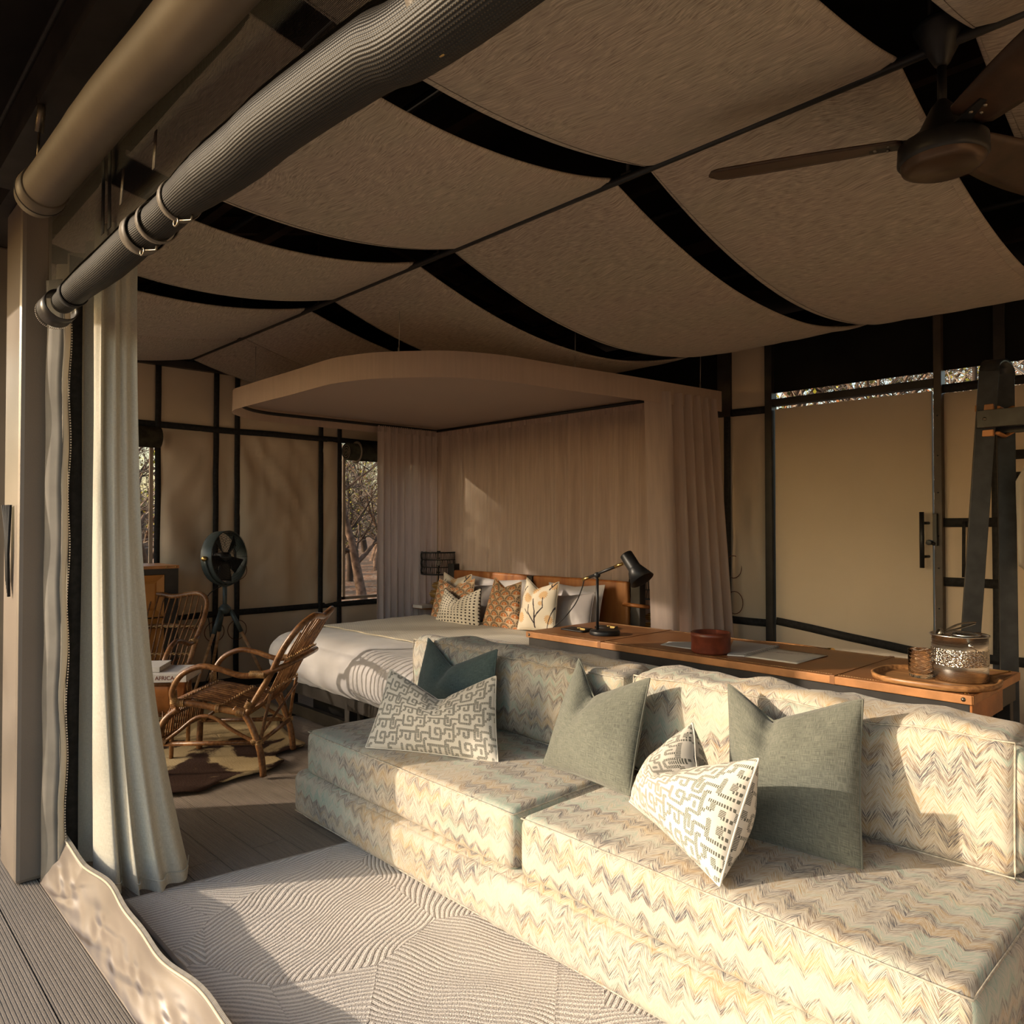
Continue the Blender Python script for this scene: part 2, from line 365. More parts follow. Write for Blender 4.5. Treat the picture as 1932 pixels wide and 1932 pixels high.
def m_hide():
    g = G('cowhide', 0.85, 0.08); x, y, z = g.obj()
    n = g.noise(g.vec(x * 2.2, y * 2.2, 0.0), 1.0, 3.0, 0.5, 0.3); h = g.noise(g.vec(x * 220 + y * 30, y * 40, 0.0), 1.0, 2.0)
    k = n + (h - 0.5) * 0.06 + ((x * -0.62 - y * 0.78) * 0.24 - 0.05).max(-0.07)
    c = g.mix(k.ss(0.515, 0.55), g.mix(h, (0.46, 0.34, 0.18), (0.62, 0.48, 0.27)), g.mix(h, (0.018, 0.010, 0.008), (0.09, 0.05, 0.035)))
    g.color(c).bump(h, 0.003); MT['cowhide'] = g.m
m_hide()
def m_leather_top():
    g = G('desk_leather', 0.36, 0.4); x, y, z = g.obj()
    n = g.noise(g.vec(x, y, z), 3.0, 4.0, 0.6); f = g.noise(g.vec(x, y, z), 160.0, 2.0)
    g.color(g.mix(n.ss(0.3, 0.7), (0.21, 0.085, 0.032), (0.33, 0.145, 0.055))).bump(f, 0.0006)
    g.rough(n * 0.2 + 0.3); MT['desk_leather'] = g.m
    g = G('headboard_leather', 0.38, 0.4); x, y, z = g.obj()
    n = g.noise(g.vec(x, y * 3, z * 0.8), 2.2, 5.0, 0.65); st = g.noise(g.vec(x, y * 14, z * 2), 1.0, 3.0)
    g.color(g.mix((n * 0.6 + st * 0.4).ss(0.35, 0.65), (0.24, 0.075, 0.02), (0.42, 0.165, 0.045))).bump(st, 0.003); MT['headboard_leather'] = g.m
m_leather_top()
def m_rattan():
    g = G('rattan', 0.34, 0.45); x, y, z = g.obj()
    n = g.noise(g.vec(x, y, z), 7.0, 4.0, 0.6); s = g.noise(g.vec(x, y, z), 60.0, 3.0)
    g.color(g.ramp((n * 0.65 + s * 0.35), [(0.3, (0.045, 0.018, 0.008)), (0.45, (0.12, 0.05, 0.018)), (0.58, (0.26, 0.12, 0.045)), (0.75, (0.42, 0.24, 0.10))])).bump(s, 0.0008)
    MT['rattan'] = g.m
    g = G('cane_binding', 0.4, 0.4); x, y, z = g.obj()
    g.color(g.mix(g.noise(g.vec(x, y, z), 25.0, 3.0).ss(0.35, 0.65), (0.20, 0.10, 0.035), (0.48, 0.29, 0.12))); MT['cane_binding'] = g.m
    g = G('light_wood', 0.4, 0.4); x, y, z = g.obj()
    g.color(g.mix(g.noise(g.vec(x * 3, y * 3, z * 40), 1.0, 3.0).ss(0.3, 0.7), (0.28, 0.14, 0.06), (0.46, 0.26, 0.12))); MT['light_wood'] = g.m
    g = G('tray_wood', 0.38, 0.4); x, y, z = g.obj()
    g.color(g.mix(g.noise(g.vec(x * 60, y * 4, z * 60), 1.0, 4.0).ss(0.3, 0.7), (0.17, 0.07, 0.025), (0.42, 0.21, 0.08))); MT['tray_wood'] = g.m
    g = G('gourd_wood', 0.3, 0.5); x, y, z = g.obj()
    g.color(g.mix((z * 420.0).sin().ss(-0.3, 0.6), (0.20, 0.09, 0.02), (0.55, 0.34, 0.10))); MT['gourd_wood'] = g.m
m_rattan()
def m_throw():
    g = G('throw_cloth', 0.85, 0.1, sheen=0.2); u, v = g.uv()
    d = ((u / 0.02).fract() - 0.5); e = ((v / 0.035).fract() - 0.5)
    dot = (d * d + e * e * 3.0).sqrt() < 0.27
    g.color(g.mix(dot, (0.54, 0.49, 0.39), (0.76, 0.71, 0.60))).bump(1.0 * dot, 0.003); MT['throw_cloth'] = g.m
m_throw()
def m_ground():
    g = G('leaf_litter', 0.95, 0.05); x, y, z = g.obj(); v = g.vec(x, y, z)
    n = g.noise(v, 0.5, 5.0, 0.6); l = g.voro(v, 14.0, 1.0, 'F1', 'Color'); lr, lg, _ = g.sep(l)
    c = g.mix(lr, (0.16, 0.075, 0.04), (0.42, 0.20, 0.10)); c = g.mix((lg > 0.75) * 1.0, c, (0.38, 0.30, 0.22))
    g.color(g.mix(n.ss(0.35, 0.7), c, (0.10, 0.075, 0.055))).bump(lg, 0.02); MT['leaf_litter'] = g.m
m_ground()

# ---------------------------------------------------------------- mesh building
class MB:
    def __init__(s): s.v, s.f, s.uv, s.sm = [], [], {}, []
    def quad(s, a, b, c, d, smooth=False):
        n = len(s.v); s.v += [tuple(a), tuple(b), tuple(c), tuple(d)]; s.f.append((n, n + 1, n + 2, n + 3)); s.sm.append(smooth); return s
    def box(s, x0, y0, z0, x1, y1, z1):
        return s.obox(((x0 + x1) / 2, (y0 + y1) / 2, (z0 + z1) / 2), (1, 0, 0), (0, 1, 0), (0, 0, 1), abs(x1 - x0) / 2, abs(y1 - y0) / 2, abs(z1 - z0) / 2)
    def obox(s, c, ax, ay, az, hx, hy, hz):
        c = Vector(c); ax = Vector(ax).normalized() * hx; ay = Vector(ay).normalized() * hy; az = Vector(az).normalized() * hz
        n = len(s.v)
        for k in (-1, 1):
            for j in (-1, 1):
                for i in (-1, 1): s.v.append(tuple(c + ax * i + ay * j + az * k))
        for q in ((0, 2, 3, 1), (4, 5, 7, 6), (0, 1, 5, 4), (2, 6, 7, 3), (0, 4, 6, 2), (1, 3, 7, 5)):
            s.f.append(tuple(n + i for i in q)); s.sm.append(False)
        return s
    def beam(s, p0, p1, w, h, up=(0, 0, 1)):
        p0, p1 = Vector(p0), Vector(p1); d = (p1 - p0); L = d.length; d.normalize(); up = Vector(up)
        side = d.cross(up).normalized(); u2 = side.cross(d).normalized()
        return s.obox((p0 + p1) / 2, d, side, u2, L / 2, w / 2, h / 2)
    def grid(s, fn, nu, nv, uvfn=None, closed_u=False):
        n = len(s.v)
        for j in range(nv + 1):
            for i in range(nu + 1): s.v.append(tuple(fn(i / nu, j / nv)))
        for j in range(nv):
            for i in range(nu):
                a = n + j * (nu + 1) + i; fi = len(s.f)
                s.f.append((a, a + 1, a + nu + 2, a + nu + 1)); s.sm.append(True)
                if uvfn:
                    s.uv[fi] = [uvfn(i / nu, j / nv), uvfn((i + 1) / nu, j / nv), uvfn((i + 1) / nu, (j + 1) / nv), uvfn(i / nu, (j + 1) / nv)]
        return s
    def tube(s, pts, r, n=8, closed=False, cap=True, flat=None, uvs=False):
        pts = [Vector(p) for p in pts]; m = len(pts)
        if not hasattr(r, '__len__'): r = [r] * m
        tang = []
        for i in range(m):
            a = pts[(i - 1) % m] if (closed or i > 0) else pts[i]; b = pts[(i + 1) % m] if (closed or i < m - 1) else pts[i]
            t = (b - a); tang.append(t.normalized() if t.length > 1e-9 else Vector((0, 0, 1)))
        up = Vector((0, 0, 1)) if abs(tang[0].z) < 0.9 else Vector((1, 0, 0))
        nrm = (up - tang[0] * up.dot(tang[0])).normalized(); base = len(s.v); L = 0.0; Ls = []
        for i in range(m):
            if i: L += (pts[i] - pts[i - 1]).length
            Ls.append(L)
            nrm = (nrm - tang[i] * nrm.dot(tang[i])); nrm = nrm.normalized() if nrm.length > 1e-6 else Vector((1, 0, 0))
            bi = tang[i].cross(nrm)
            for k in range(n):
                a = 2 * PI * k / n; fx = flat if flat else 1.0
                s.v.append(tuple(pts[i] + nrm * (math.cos(a) * r[i] * fx) + bi * (math.sin(a) * r[i])))
        rows = m if closed else m - 1
        for i in range(rows):
            for k in range(n):
                i2 = (i + 1) % m; k2 = (k + 1) % n; fi = len(s.f)
                s.f.append((base + i * n + k, base + i * n + k2, base + i2 * n + k2, base + i2 * n + k)); s.sm.append(True)
                if uvs:
                    c = 2 * PI * max(r)
                    s.uv[fi] = [(Ls[i], c * k / n), (Ls[i], c * (k + 1) / n), (Ls[i2], c * (k + 1) / n), (Ls[i2], c * k / n)]
        if cap and not closed:
            s.f.append(tuple(base + k for k in reversed(range(n)))); s.sm.append(False)
            s.f.append(tuple(base + (m - 1) * n + k for k in range(n))); s.sm.append(False)
        return s
    def lathe(s, prof, c, n=32, axis=(0, 0, 1), smooth=True, uvs=False):
        c = Vector(c); ax = Vector(axis).normalized(); t = Vector((1, 0, 0)) if abs(ax.x) < 0.8 else Vector((0, 1, 0))
        e1 = (t - ax * t.dot(ax)).normalized(); e2 = ax.cross(e1); base = len(s.v)
        for (r, z) in prof:
            for k in range(n):
                a = 2 * PI * k / n; s.v.append(tuple(c + ax * z + e1 * (r * math.cos(a)) + e2 * (r * math.sin(a))))
        for i in range(len(prof) - 1):
            for k in range(n):
                k2 = (k + 1) % n; fi = len(s.f)
                s.f.append((base + i * n + k, base + i * n + k2, base + (i + 1) * n + k2, base + (i + 1) * n + k)); s.sm.append(smooth)
                if uvs: s.uv[fi] = [(k / n, prof[i][1] * 10), ((k + 1) / n, prof[i][1] * 10), ((k + 1) / n, prof[i + 1][1] * 10), (k / n, prof[i + 1][1] * 10)]
        return s
    def prism(s, poly, dz, z0=0.0, fn=None):
        """poly: list of (a,b); fn maps (a,b,h)->xyz"""
        fn = fn or (lambda a, b, h: (a, b, h)); n = len(s.v); m = len(poly)
        for h in (z0, z0 + dz):
            for a, b in poly: s.v.append(tuple(fn(a, b, h)))
        s.f.append(tuple(n + i for i in reversed(range(m)))); s.sm.append(False)
        s.f.append(tuple(n + m + i for i in range(m))); s.sm.append(False)
        for i in range(m):
            j = (i + 1) % m; s.f.append((n + i, n + j, n + m + j, n + m + i)); s.sm.append(False)
        return s
    def build(s, name, mat, parent=None, bevel=0.0, weld=False, solid=0.0, kind=None, label=None, sharp=None):
        me = bpy.data.meshes.new(name); off = origin(parent) if parent else Vector((0, 0, 0))
        me.from_pydata([tuple(Vector(v) - off) for v in s.v], [], s.f)
        me.polygons.foreach_set('use_smooth', s.sm)
        if s.uv:
            ul = me.uv_layers.new(name='UVMap')
            for p in me.polygons:
                q = s.uv.get(p.index)
                if q:
                    for li, t in zip(p.loop_indices, q): ul.data[li].uv = t
        if weld:
            bm = bmesh.new(); bm.from_mesh(me); bmesh.ops.remove_doubles(bm, verts=bm.verts, dist=1e-5)
            bmesh.ops.recalc_face_normals(bm, faces=bm.faces); bm.to_mesh(me); bm.free()
        me.materials.append(MT[mat] if isinstance(mat, str) else mat)
        o = bpy.data.objects.new(name, me); COL.objects.link(o)
        if parent: o.parent = parent
        if bevel:
            b = o.modifiers.new('bevel', 'BEVEL'); b.width = bevel; b.segments = 2; b.limit_method = 'ANGLE'; b.angle_limit = math.radians(40)
        if solid:
            b = o.modifiers.new('solid', 'SOLIDIFY'); b.thickness = solid; b.offset = 0
        if kind: o['kind'] = kind
        if label: o['label'] = label
        return o
def origin(o):
    v = Vector((0, 0, 0))
    while o is not None: v += o.location; o = o.parent
    return v
def tag(o, label, cat, group=None):
    o['label'] = label; o['category'] = cat
    if group: o['group'] = group
    return o
def thing(name, label, cat, loc=(0, 0, 0), group=None):
    o = bpy.data.objects.new(name, None); COL.objects.link(o); o.location = loc; o.empty_display_size = 0.1
    return tag(o, label, cat, group)
def struct(name, loc=(0, 0, 0)):
    o = bpy.data.objects.new(name, None); COL.objects.link(o); o.location = loc; o['kind'] = 'structure'; return o
def same(o, parent, loc=None, name=None):
    c = o.copy(); COL.objects.link(c); c.parent = parent
    if loc is not None: c.location = loc
    return c
def kids(o): return [c for c in bpy.data.objects if c.parent == o]
def copy_tree(o, loc, rotz, label, group=None):
    r = o.copy(); COL.objects.link(r); r.location = loc; r.rotation_euler = (0, 0, rotz); r['label'] = label
    if group: r['group'] = group
    for ch in kids(o):
        c = ch.copy(); COL.objects.link(c); c.parent = r
        for g in kids(ch):
            d = g.copy(); COL.objects.link(d); d.parent = c
    return r
def bez(pts, n=8):
    """Catmull-Rom through the points"""
    pts = [Vector(p) for p in pts]; out = []
    for i in range(len(pts) - 1):
        p0 = pts[max(i - 1, 0)]; p1 = pts[i]; p2 = pts[i + 1]; p3 = pts[min(i + 2, len(pts) - 1)]
        for k in range(n):
            t = k / n
            out.append(0.5 * ((2 * p1) + (p2 - p0) * t + (2 * p0 - 5 * p1 + 4 * p2 - p3) * t * t + (3 * p1 - p0 - 3 * p2 + p3) * t ** 3))
    out.append(pts[-1]); return out
# ================================================================ SETTING
XO, XW, YW = 0.72, 5.20, 6.50          # opening side, door wall, far canvas wall
def plank_profile(w, n, gw, gd, th):
    top = [(0.0, -th), (0.0, 0.0)]; step = w / n
    for i in range(n):
        c = (i + 0.5) * step
        top += [(c - gw / 2, 0.0), (c - gw / 2 + 0.0007, -gd), (c + gw / 2 - 0.0007, -gd), (c + gw / 2, 0.0)]
    top += [(w, 0.0), (w, -th)]
    return top
floor = struct('floor')
pr = plank_profile(0.1455, 15, 0.0030, 0.0016, 0.022)
def plank_mesh(L, mat, name):
    return MB().prism([(a, b) for a, b in pr], L, 0.0, lambda a, b, h: (a, h, b)).build(name, mat, floor)
Lp = 2.9; pm = plank_mesh(Lp, 'deck_inside', 'plank'); first = True
NI = 30
for i in range(NI):
    x = 0.725 + i * 0.150; y = -2.6 + (i % 2) * 1.3 - 1.3
    while y < YW - 0.02:
        if y + Lp > -1.6:
            if first: pm.location = (x, y, 0); first = False
            else: same(pm, floor, (x, y, 0))
        y += Lp + 0.004
MB().box(0.7, -2.2, -0.10, XW, YW, -0.03).build('subfloor', 'rubber', floor)
deck = struct('floor_deck')
dm = MB().prism(plank_profile(0.150, 14, 0.0038, 0.0022, 0.022), 3.6, 0.0, lambda a, b, h: (a, h, b)).build('plank', 'deck_outside', deck); first = True
for i in range(12):
    x = 0.718 - 0.150 - i * 0.1555
    for y in (-3.0, 0.604, 4.208):
        if first: dm.location = (x, y, 0); first = False
        else: same(dm, deck, (x, y, 0))
MB().box(-1.3, -3, -0.12, 0.7, 7.8, -0.035).build('subfloor', 'rubber', deck)

def canvas_panel(parent, axis, c, a0, a1, z0, z1, mat='canvas', amp=0.012, seed=0.0, seams=(), inward=-1):
    """wrinkled canvas between straps on a wall plane"""
    w = a1 - a0; h = z1 - z0; nu = max(6, int(w / 0.035)); nv = max(6, int(h / 0.05))
    def f(u, v):
        a = a0 + u * w; z = z0 + v * h
        e = min(1.0, min(u, 1 - u) * w / 0.06) * min(1.0, min(v, 1 - v) * h / 0.06)
        s = 1 if nz(seed, 1.7) > 0 else -1
        tw = nz(a * 1.1 + seed, z * 0.9, 5.5) * 0.5; d = (0.5 - abs(nz((a + s * z * 0.45 + tw) * 3.2 + seed, z * 0.9, seed))) * 0.9 + nz(a * 3.1 + seed, z * 1.1, 3.1) * 0.7 + (0.5 - abs(nz((a - s * z * 0.5 + tw) * 6.5 + seed, z * 1.6, 9.0))) * 0.45
        d = d * amp * e
        for sm in seams: d -= 0.012 * math.exp(-((a - sm) / 0.010) ** 2) * 1.0
        if axis == 'y': return (a, c + inward * d, z)
        return (c + inward * d, a, z)
    m = MB().grid(f, nu, nv, lambda u, v: (a0 + u * w, z0 + v * h))
    return m.build('canvas_panel', mat, parent)
# ---- far wall, y = YW
wl = struct('wall_left'); YS = YW - 0.012
VX = [0.98, 2.147, 2.628, 2.815, 3.635, 3.836, 4.86]
for i, (a0, a1) in enumerate(zip([0.72] + VX, VX + [XW])):
    window = (abs(a0 - 0.98) < .01) or (abs(a0 - 3.836) < .01)
    seams = [a0 + (a1 - a0) * k for k in (0.36, 0.65)] if abs(a0 - 2.815) < .01 else []
    canvas_panel(wl, 'y', YW, a0, a1, 0.0, 0.64, seed=i * 3.3, seams=seams, amp=.05)
    canvas_panel(wl, 'y', YW, a0, a1, 2.24, 2.76, seed=i * 5.1 + 2, seams=seams, amp=0.008)
    if not window: canvas_panel(wl, 'y', YW, a0, a1, 0.64, 2.24, seed=i * 7.7 + 1, amp=0.085, seams=seams)
def strap(parent, p0, p1, w=0.046, nrm=(0, -1, 0), name='strap', mat='strap_black', t=0.004):
    p0, p1 = Vector(p0), Vector(p1); n = Vector(nrm); L = (p1 - p0).length; d = (p1 - p0).normalized(); s = d.cross(n).normalized(); k = max(2, int(L / 0.12)); sd_ = rnd(0, 50)
    def f(u, v):
        q = p0 + d * (L * v); wob = nz(v * L * 2.2 + sd_, 0.3) * 0.006
        return q + s * ((u - 0.5) * w + wob) + n * (0.012 + nz(v * L * 3 + sd_, 4.0) * 0.004)
    return MB().grid(f, 1, k).build(name, mat, parent, solid=t)
for x in VX: strap(wl, (x, YS, 0.02), (x, YS, 2.74))
strap(wl, (0.74, YS, 2.24), (XW, YS, 2.24), 0.052); strap(wl, (0.74, YS, 0.66), (XW, YS, 0.645), 0.052)
MB().box(0.70, YW - 0.06, 2.73, XW, YW, 2.79).build('top_rail', 'frame_black', wl)
MB().box(0.70, YW - 0.05, 0.0, XW, YW, 0.09).build('bottom_rail', 'frame_black', wl)
MB().box(0.70, YW + 0.01, 2.78, XW, YW + 0.03, 3.7).build('gable_cloth', 'black_band', wl)
# cable loops hanging on the straps
lp = MB()
for (x, z) in ((2.62, 1.02), (2.82, 1.02), (2.62, .50), (2.82, .50)):
    lp2 = MB().tube([(x + 0.085 * math.cos(a), YW - 0.03, z + 0.085 * math.sin(a)) for a in [k * PI / 10 for k in range(20)]], 0.003, 5, closed=True)
    o = lp2.build('bungee_loop', 'cord_brown', wl)
def window(name, x0, x1, z0, z1, roll_z):
    w = struct(name, (x0, YW, 0)); fr = 0.028
    m = MB(); m.box(x0, YW - 0.02, z0, x0 + fr, YW, z1).box(x1 - fr, YW - 0.02, z0, x1, YW, z1).box(x0, YW - 0.02, z0, x1, YW, z0 + fr)
    m.build('window_frame', 'sail_hem', w)
    MB().grid(lambda u, v: (x0 + u * (x1 - x0), YW + 0.004, z0 + v * (z1 - z0)), 1, 1, lambda u, v: (u * (x1 - x0), v * (z1 - z0))).build('net_pane', 'window_net', w)
    b = MB(); r = 0.085
    prof = [(0.0, 0.0)] + [(r * (0.15 + 0.85 * k / 40), 0) for k in range(1)]
    b.tube([(x0 - 0.01, YW - 0.10, roll_z), (x1 + 0.02, YW - 0.10, roll_z)], r, 20).build('rolled_blind', 'roll_green', w)
    sp = MB().tube([(x0 - 0.014, YW - 0.10 + math.cos(a) * (0.01 + 0.0037 * a), roll_z + math.sin(a) * (0.01 + 0.0037 * a)) for a in [k * 0.4 for k in range(50)]], 0.003, 4)
    sp.build('spiral_edge', 'sail_hem', w)
    st = MB()
    for sx in (x0 + 0.10,):
        st.tube([(sx, YW - 0.10 + math.cos(a) * (r + 0.003), roll_z + math.sin(a) * (r + 0.003)) for a in [k * PI / 10 for k in range(20)]], 0.022, 4, closed=True, flat=0.12)
    st.build('strap_band', 'sail_hem', w)
    return w
plain('roll_green', (0.05, 0.048, 0.035), 0.85, 0.1, var=0.4, scale=14)
m_mesh('window_net', 0.0036, 0.44, (0.02, 0.02, 0.02), 0)
window('window_1', 0.99, 2.115, 1.08, 2.20, 2.125)
window('window_2', 3.875, 4.84, 0.69, 2.20, 2.13)
# ---- door wall, x = XW
wr = struct('wall_right')
def yy(px, x=XW): return at(px, 990, x=x).y
yA, yB, yC, yD, yE, yF = yy(1378), yy(1446), yy(1463), yy(1768), yy(1783), yy(1880)
nX = (-1, 0, 0)
canvas_panel(wr, 'x', XW, yA + 0.05, 5.1, 0.0, 2.3, seed=4.2, amp=0.012)
canvas_panel(wr, 'x', XW, 5.1, YW, 0.0, 2.3, seed=4.9, amp=0.012)
canvas_panel(wr, 'x', XW, yB - 0.0, yA, 0.70, 2.27, seed=8.3, amp=0.06)
canvas_panel(wr, 'x', XW, yB, yA, 2.27, 2.84, seed=12.3, amp=0.016)
canvas_panel(wr, 'x', XW, yB, yA, 0.0, 0.70, seed=22.3, amp=0.012)
canvas_panel(wr, 'x', XW, yF, yE, 0.0, 2.24, seed=31.0, amp=0.04)
canvas_panel(wr, 'x', XW, -2.0, yF, 0.0, 2.24, seed=35.0, amp=0.014)
def sx(px, z0, z1, w=0.048): strap(wr, (XW - 0.012, yy(px), z0), (XW - 0.012, yy(px), z1), w, nX)
sx(1376, 0.02, 2.30, 0.055); sx(1882, 0.05, 2.24, 0.05)
for (a, b, z) in ((1384, 1448, 2.27), (1384, 1448, 0.70), (1783, 1886, 1.435), (1783, 1886, 1.07), (1783, 1975, 0.62), (1783, 2050, 2.265)):
    strap(wr, (XW - 0.014, yy(a), z), (XW - 0.014, yy(b), z), 0.055, nX)
for z in (1.83, 1.70, 0.62): strap(wr, (XW - 0.014, yy(1905), z), (XW - 0.014, yy(2000), z), 0.055, nX)
strap(wr, (XW - 0.03, yy(1822), 1.44), (XW - 0.03, yy(1820), 1.10), 0.018, nX, 'hanging_strap')
for (px, z) in ((1387, 1.10), (1389, 0.83)):
    yq = yy(px); MB().tube([(XW - 0.03, yq + 0.07 * math.cos(a), z + 0.085 * math.sin(a)) for a in [k * PI / 10 for k in range(20)]], 0.003, 5, closed=True).build('bungee_loop', 'cord_brown', wr)
# black upper band, with the slot of daylight under it
MB().box(XW - 0.004, yB, 2.385, XW + 0.012, yD, 2.95).build('upper_band', 'black_band', wr)
MB().box(XW - 0.004, -2.0, 2.385, XW + 0.012, yE, 2.95).build('upper_band', 'black_band', wr)
MB().box(XW - 0.004, yA, 2.27, XW + 0.012, YW, 2.95).build('upper_band', 'black_band', wr)
MB().box(XW - 0.03, yA - 0.02, 2.25, XW + 0.02, yA + 0.09, 2.9).build('corner_post', 'frame_black', wr)
MB().box(XW - 0.03, -2.0, 2.79, XW + 0.03, YW, 2.86).build('top_rail', 'frame_black', wr)
MB().box(XW - 0.03, -2.0, 0.0, XW + 0.02, YW, 0.08).build('bottom_rail', 'frame_black', wr)
MB().box(XW - 0.02, yy(1890) - 0.03, 2.3, XW + 0.02, yy(1890) + 0.03, 2.82).build('band_post', 'frame_black', wr)
dr = struct('door_1', (XW, (yC + yD) / 2, 0))
MB().box(XW - 0.05, yC, 0.0, XW + 0.03, yC + 0.055, 2.82).build('door_frame', 'frame_black', dr, bevel=0.004)
MB().box(XW - 0.05, yE, 0.0, XW + 0.03, yD, 2.82).build('door_frame', 'frame_bronze', dr, bevel=0.004)
MB().box(XW - 0.05, yD, 2.285, XW + 0.03, yC, 2.335).build('door_head', 'frame_black', dr, bevel=0.004)
zt = 2.262
def leaf(u, v):
    y = yC - 0.012 + u * (yD + 0.02 - yC + 0.012); z = 0.03 + v * (zt - 0.03)
    d = 0.003 * nz(y * 1.4, z * 1.1)
    for k in (0.27, 0.5, 0.75): d -= 0.004 * math.exp(-((u - k) / 0.006) ** 2)
    return (XW - 0.02 - d, y, z)
dl = MB().grid(leaf, 90, 20, lambda u, v: (u, v * 2.2)).build('door_leaf', 'door_canvas', dr)
MB().box(XW - 0.012, yD + 0.022, 0.02, XW + 0.02, yC - 0.014, 2.262).build('door_core', 'door_canvas', dl)
strap(dr, (XW - 0.022, yC - 0.02, 0.725), (XW - 0.022, yD + 0.02, 0.60), 0.055, nX, name='door_strap')
hy = yy(1748); hx = XW - 0.085
hd = MB(); hd.tube([(hx, hy, 1.15), (hx, hy, 1.50)], 0.014, 12).tube([(hx, hy, 1.22), (XW - 0.02, hy - 0.02, 1.22)], 0.009, 8).tube([(hx, hy, 1.43), (XW - 0.02, hy - 0.02, 1.43)], 0.009, 8)
hd.build('door_handle', 'black_metal', dr)
ly = yy(1771)
MB().box(XW - 0.075, ly - 0.012, 1.29, XW - 0.045, ly + 0.012, 1.49).tube([(XW - 0.07, ly + 0.0, 1.30), (XW - 0.10, ly + 0.035, 1.31)], 0.010, 10).lathe([(0, -.02), (0.017, -.02), (0.017, .02), (0, .02)], (XW - 0.09, ly + 0.025, 1.31), 12, (1, 0, 0)).build('door_latch', 'black_metal', dr, bevel=0.002)
# screws on the bronze jamb
for z in (0.9, 1.15, 1.35, 1.62, 1.85, 2.1):
    MB().lathe([(0, 0), (0.006, 0), (0.005, 0.003), (0, 0.004)], (XW - 0.05, (yD + yE) / 2, z), 8, (-1, 0, 0)).build('screw', 'black_metal', dr)
# ---- unseen end wall behind the sofa side, added to keep the interior dim
MB().box(0.72, -2.1, 0, XW, -2.05, 3.6).build('wall_back_unseen', 'canvas')['kind'] = 'structure'
# ---- roof
ce = struct('ceiling')
RX, RZ = 2.7, 3.45
def roofc(x0, z0, x1, z1, name):
    return MB().grid(lambda u, v: (x0 + u * (x1 - x0), -3.0 + v * 10.2, z0 + u * (z1 - z0) - 0.02 * math.sin(PI * ((v * 7) % 1))), 4, 42).build(name, 'roof_cloth', ce, solid=0.01)
roofc(0.55, 2.90, RX, RZ, 'roof_cloth'); roofc(RX, RZ, 5.6, 2.92, 'roof_cloth')
def over(u, v):
    x = -0.34 + u * 0.95; return (x, -3.0 + v * 10.2, 2.695 + 0.17 * u - 0.03 * math.sin(PI * ((v * 3.4 + 0.2) % 1)) * (1 - u) + 0.006 * nz(x * 4, v * 30))
MB().grid(over, 10, 90).build('overhang_cloth', 'roof_cloth', ce)
for k, y in enumerate((-1.6, -0.35, 0.74, 1.84, 3.08, 4.28, 5.42)):
    MB().beam((0.6, y, 2.82), (RX, y, RZ - 0.06), 0.05, 0.09).build('rafter', 'beam', ce)
    MB().beam((RX, y, RZ - 0.06), (5.3, y, 2.88), 0.05, 0.09).build('rafter', 'beam', ce)
for x, z in ((1.5, 3.02), (2.0, 3.15), (3.2, 3.22), (3.9, 3.1), (4.6, 2.96)):
    MB().box(x - 0.025, -2.2, z - 0.06, x + 0.025, YW, z).build('purlin', 'beam', ce)
for x, z in ((1.15, 2.93), (1.75, 3.07), (3.5, 3.15), (4.3, 3.0)):
    MB().tube([(x, -2.0, z), (x, YW, z)], 0.018, 8).build('conduit', 'frame_black', ce)
MB().box(0.60, -3.0, 2.74, 0.80, 8.0, 2.90).build('header_beam', 'frame_black', ce)
MB().box(0.52, -3.0, 2.70, 0.60, 3.4, 2.86).build('keder_rail', 'frame_black', ce)
# ridge pole under the sails
pole = tag(MB().tube([(2.38, -1.9, 2.80), (2.38, YW - 0.02, 2.80)], 0.016, 14).build('ceiling_pole', 'black_metal'), 'long straight black ceiling pole that parts the linen ceiling sails', 'pole')
for k, y in enumerate((1.84, 3.06, 4.28, 5.42, 6.46, 0.74)):
    MB().box(2.366, y - 0.025, 2.80, 2.394, y + 0.025, 2.815).tube([(2.38, y, 2.81), (2.38, y, 3.36)], 0.007, 6).build('hanger', 'frame_black', pole)
# ---- linen sails
def sail(name_label, y0, y1, side, sag, zend, seed, lip=1):
    xa = 2.385 if side > 0 else 2.372; xb = 5.10 if side > 0 else 0.86; L = abs(xb - xa)
    def f(u, v):           # u along x, v along y
        x = xa + (xb - xa) * u; bow = 0.035 * math.sin(PI * u)
        y = y0 + (y1 - y0) * v + (bow * (0.5 - v) * 0.8)
        z = 2.795 + (zend - 2.795) * u - 4 * sag * u * (1 - u)
        z += 0.016 * math.sin(PI * v) * math.sin(PI * u) * -1 + 0.006 * nz(x * 1.6 + seed, y * 1.6) * math.sin(PI * min(1, u * 4) / 2)
        if side > 0 and u > 0.5: z += 0.012 * nz(x * 2.2 + seed, y * 7.0, 2.0) * (u - 0.5) * 2
        e = min(v, 1 - v) * (y1 - y0)
        if e < 0.05: z += 0.010 * (1 - e / 0.05) ** 2
        return Vector((x, y, z))
    o = MB().grid(f, 48, 26, lambda u, v: (v * (y1 - y0) + seed, u * L)).build('ceiling_sail', 'sail_linen')
    tag(o, name_label, 'sail', 'linen sails slung below the tent roof')
    for v in (0.0, 1.0):
        sgn = -1 if v == 0 else 1
        def hf(u, w):
            p = f(u, v); k = w * PI * 1.1
            wd = 0.030 * (0.5 + 0.9 * math.sin(PI * u))
            return p + Vector((0, sgn * wd * math.sin(k) * 0.8, -0.002 + 0.020 * (1 - math.cos(k)) * 0.5))
        MB().grid(hf, 48, 6, lambda u, w: (w * 0.05, u * L)).build('hem', 'sail_linen', o)
    return o
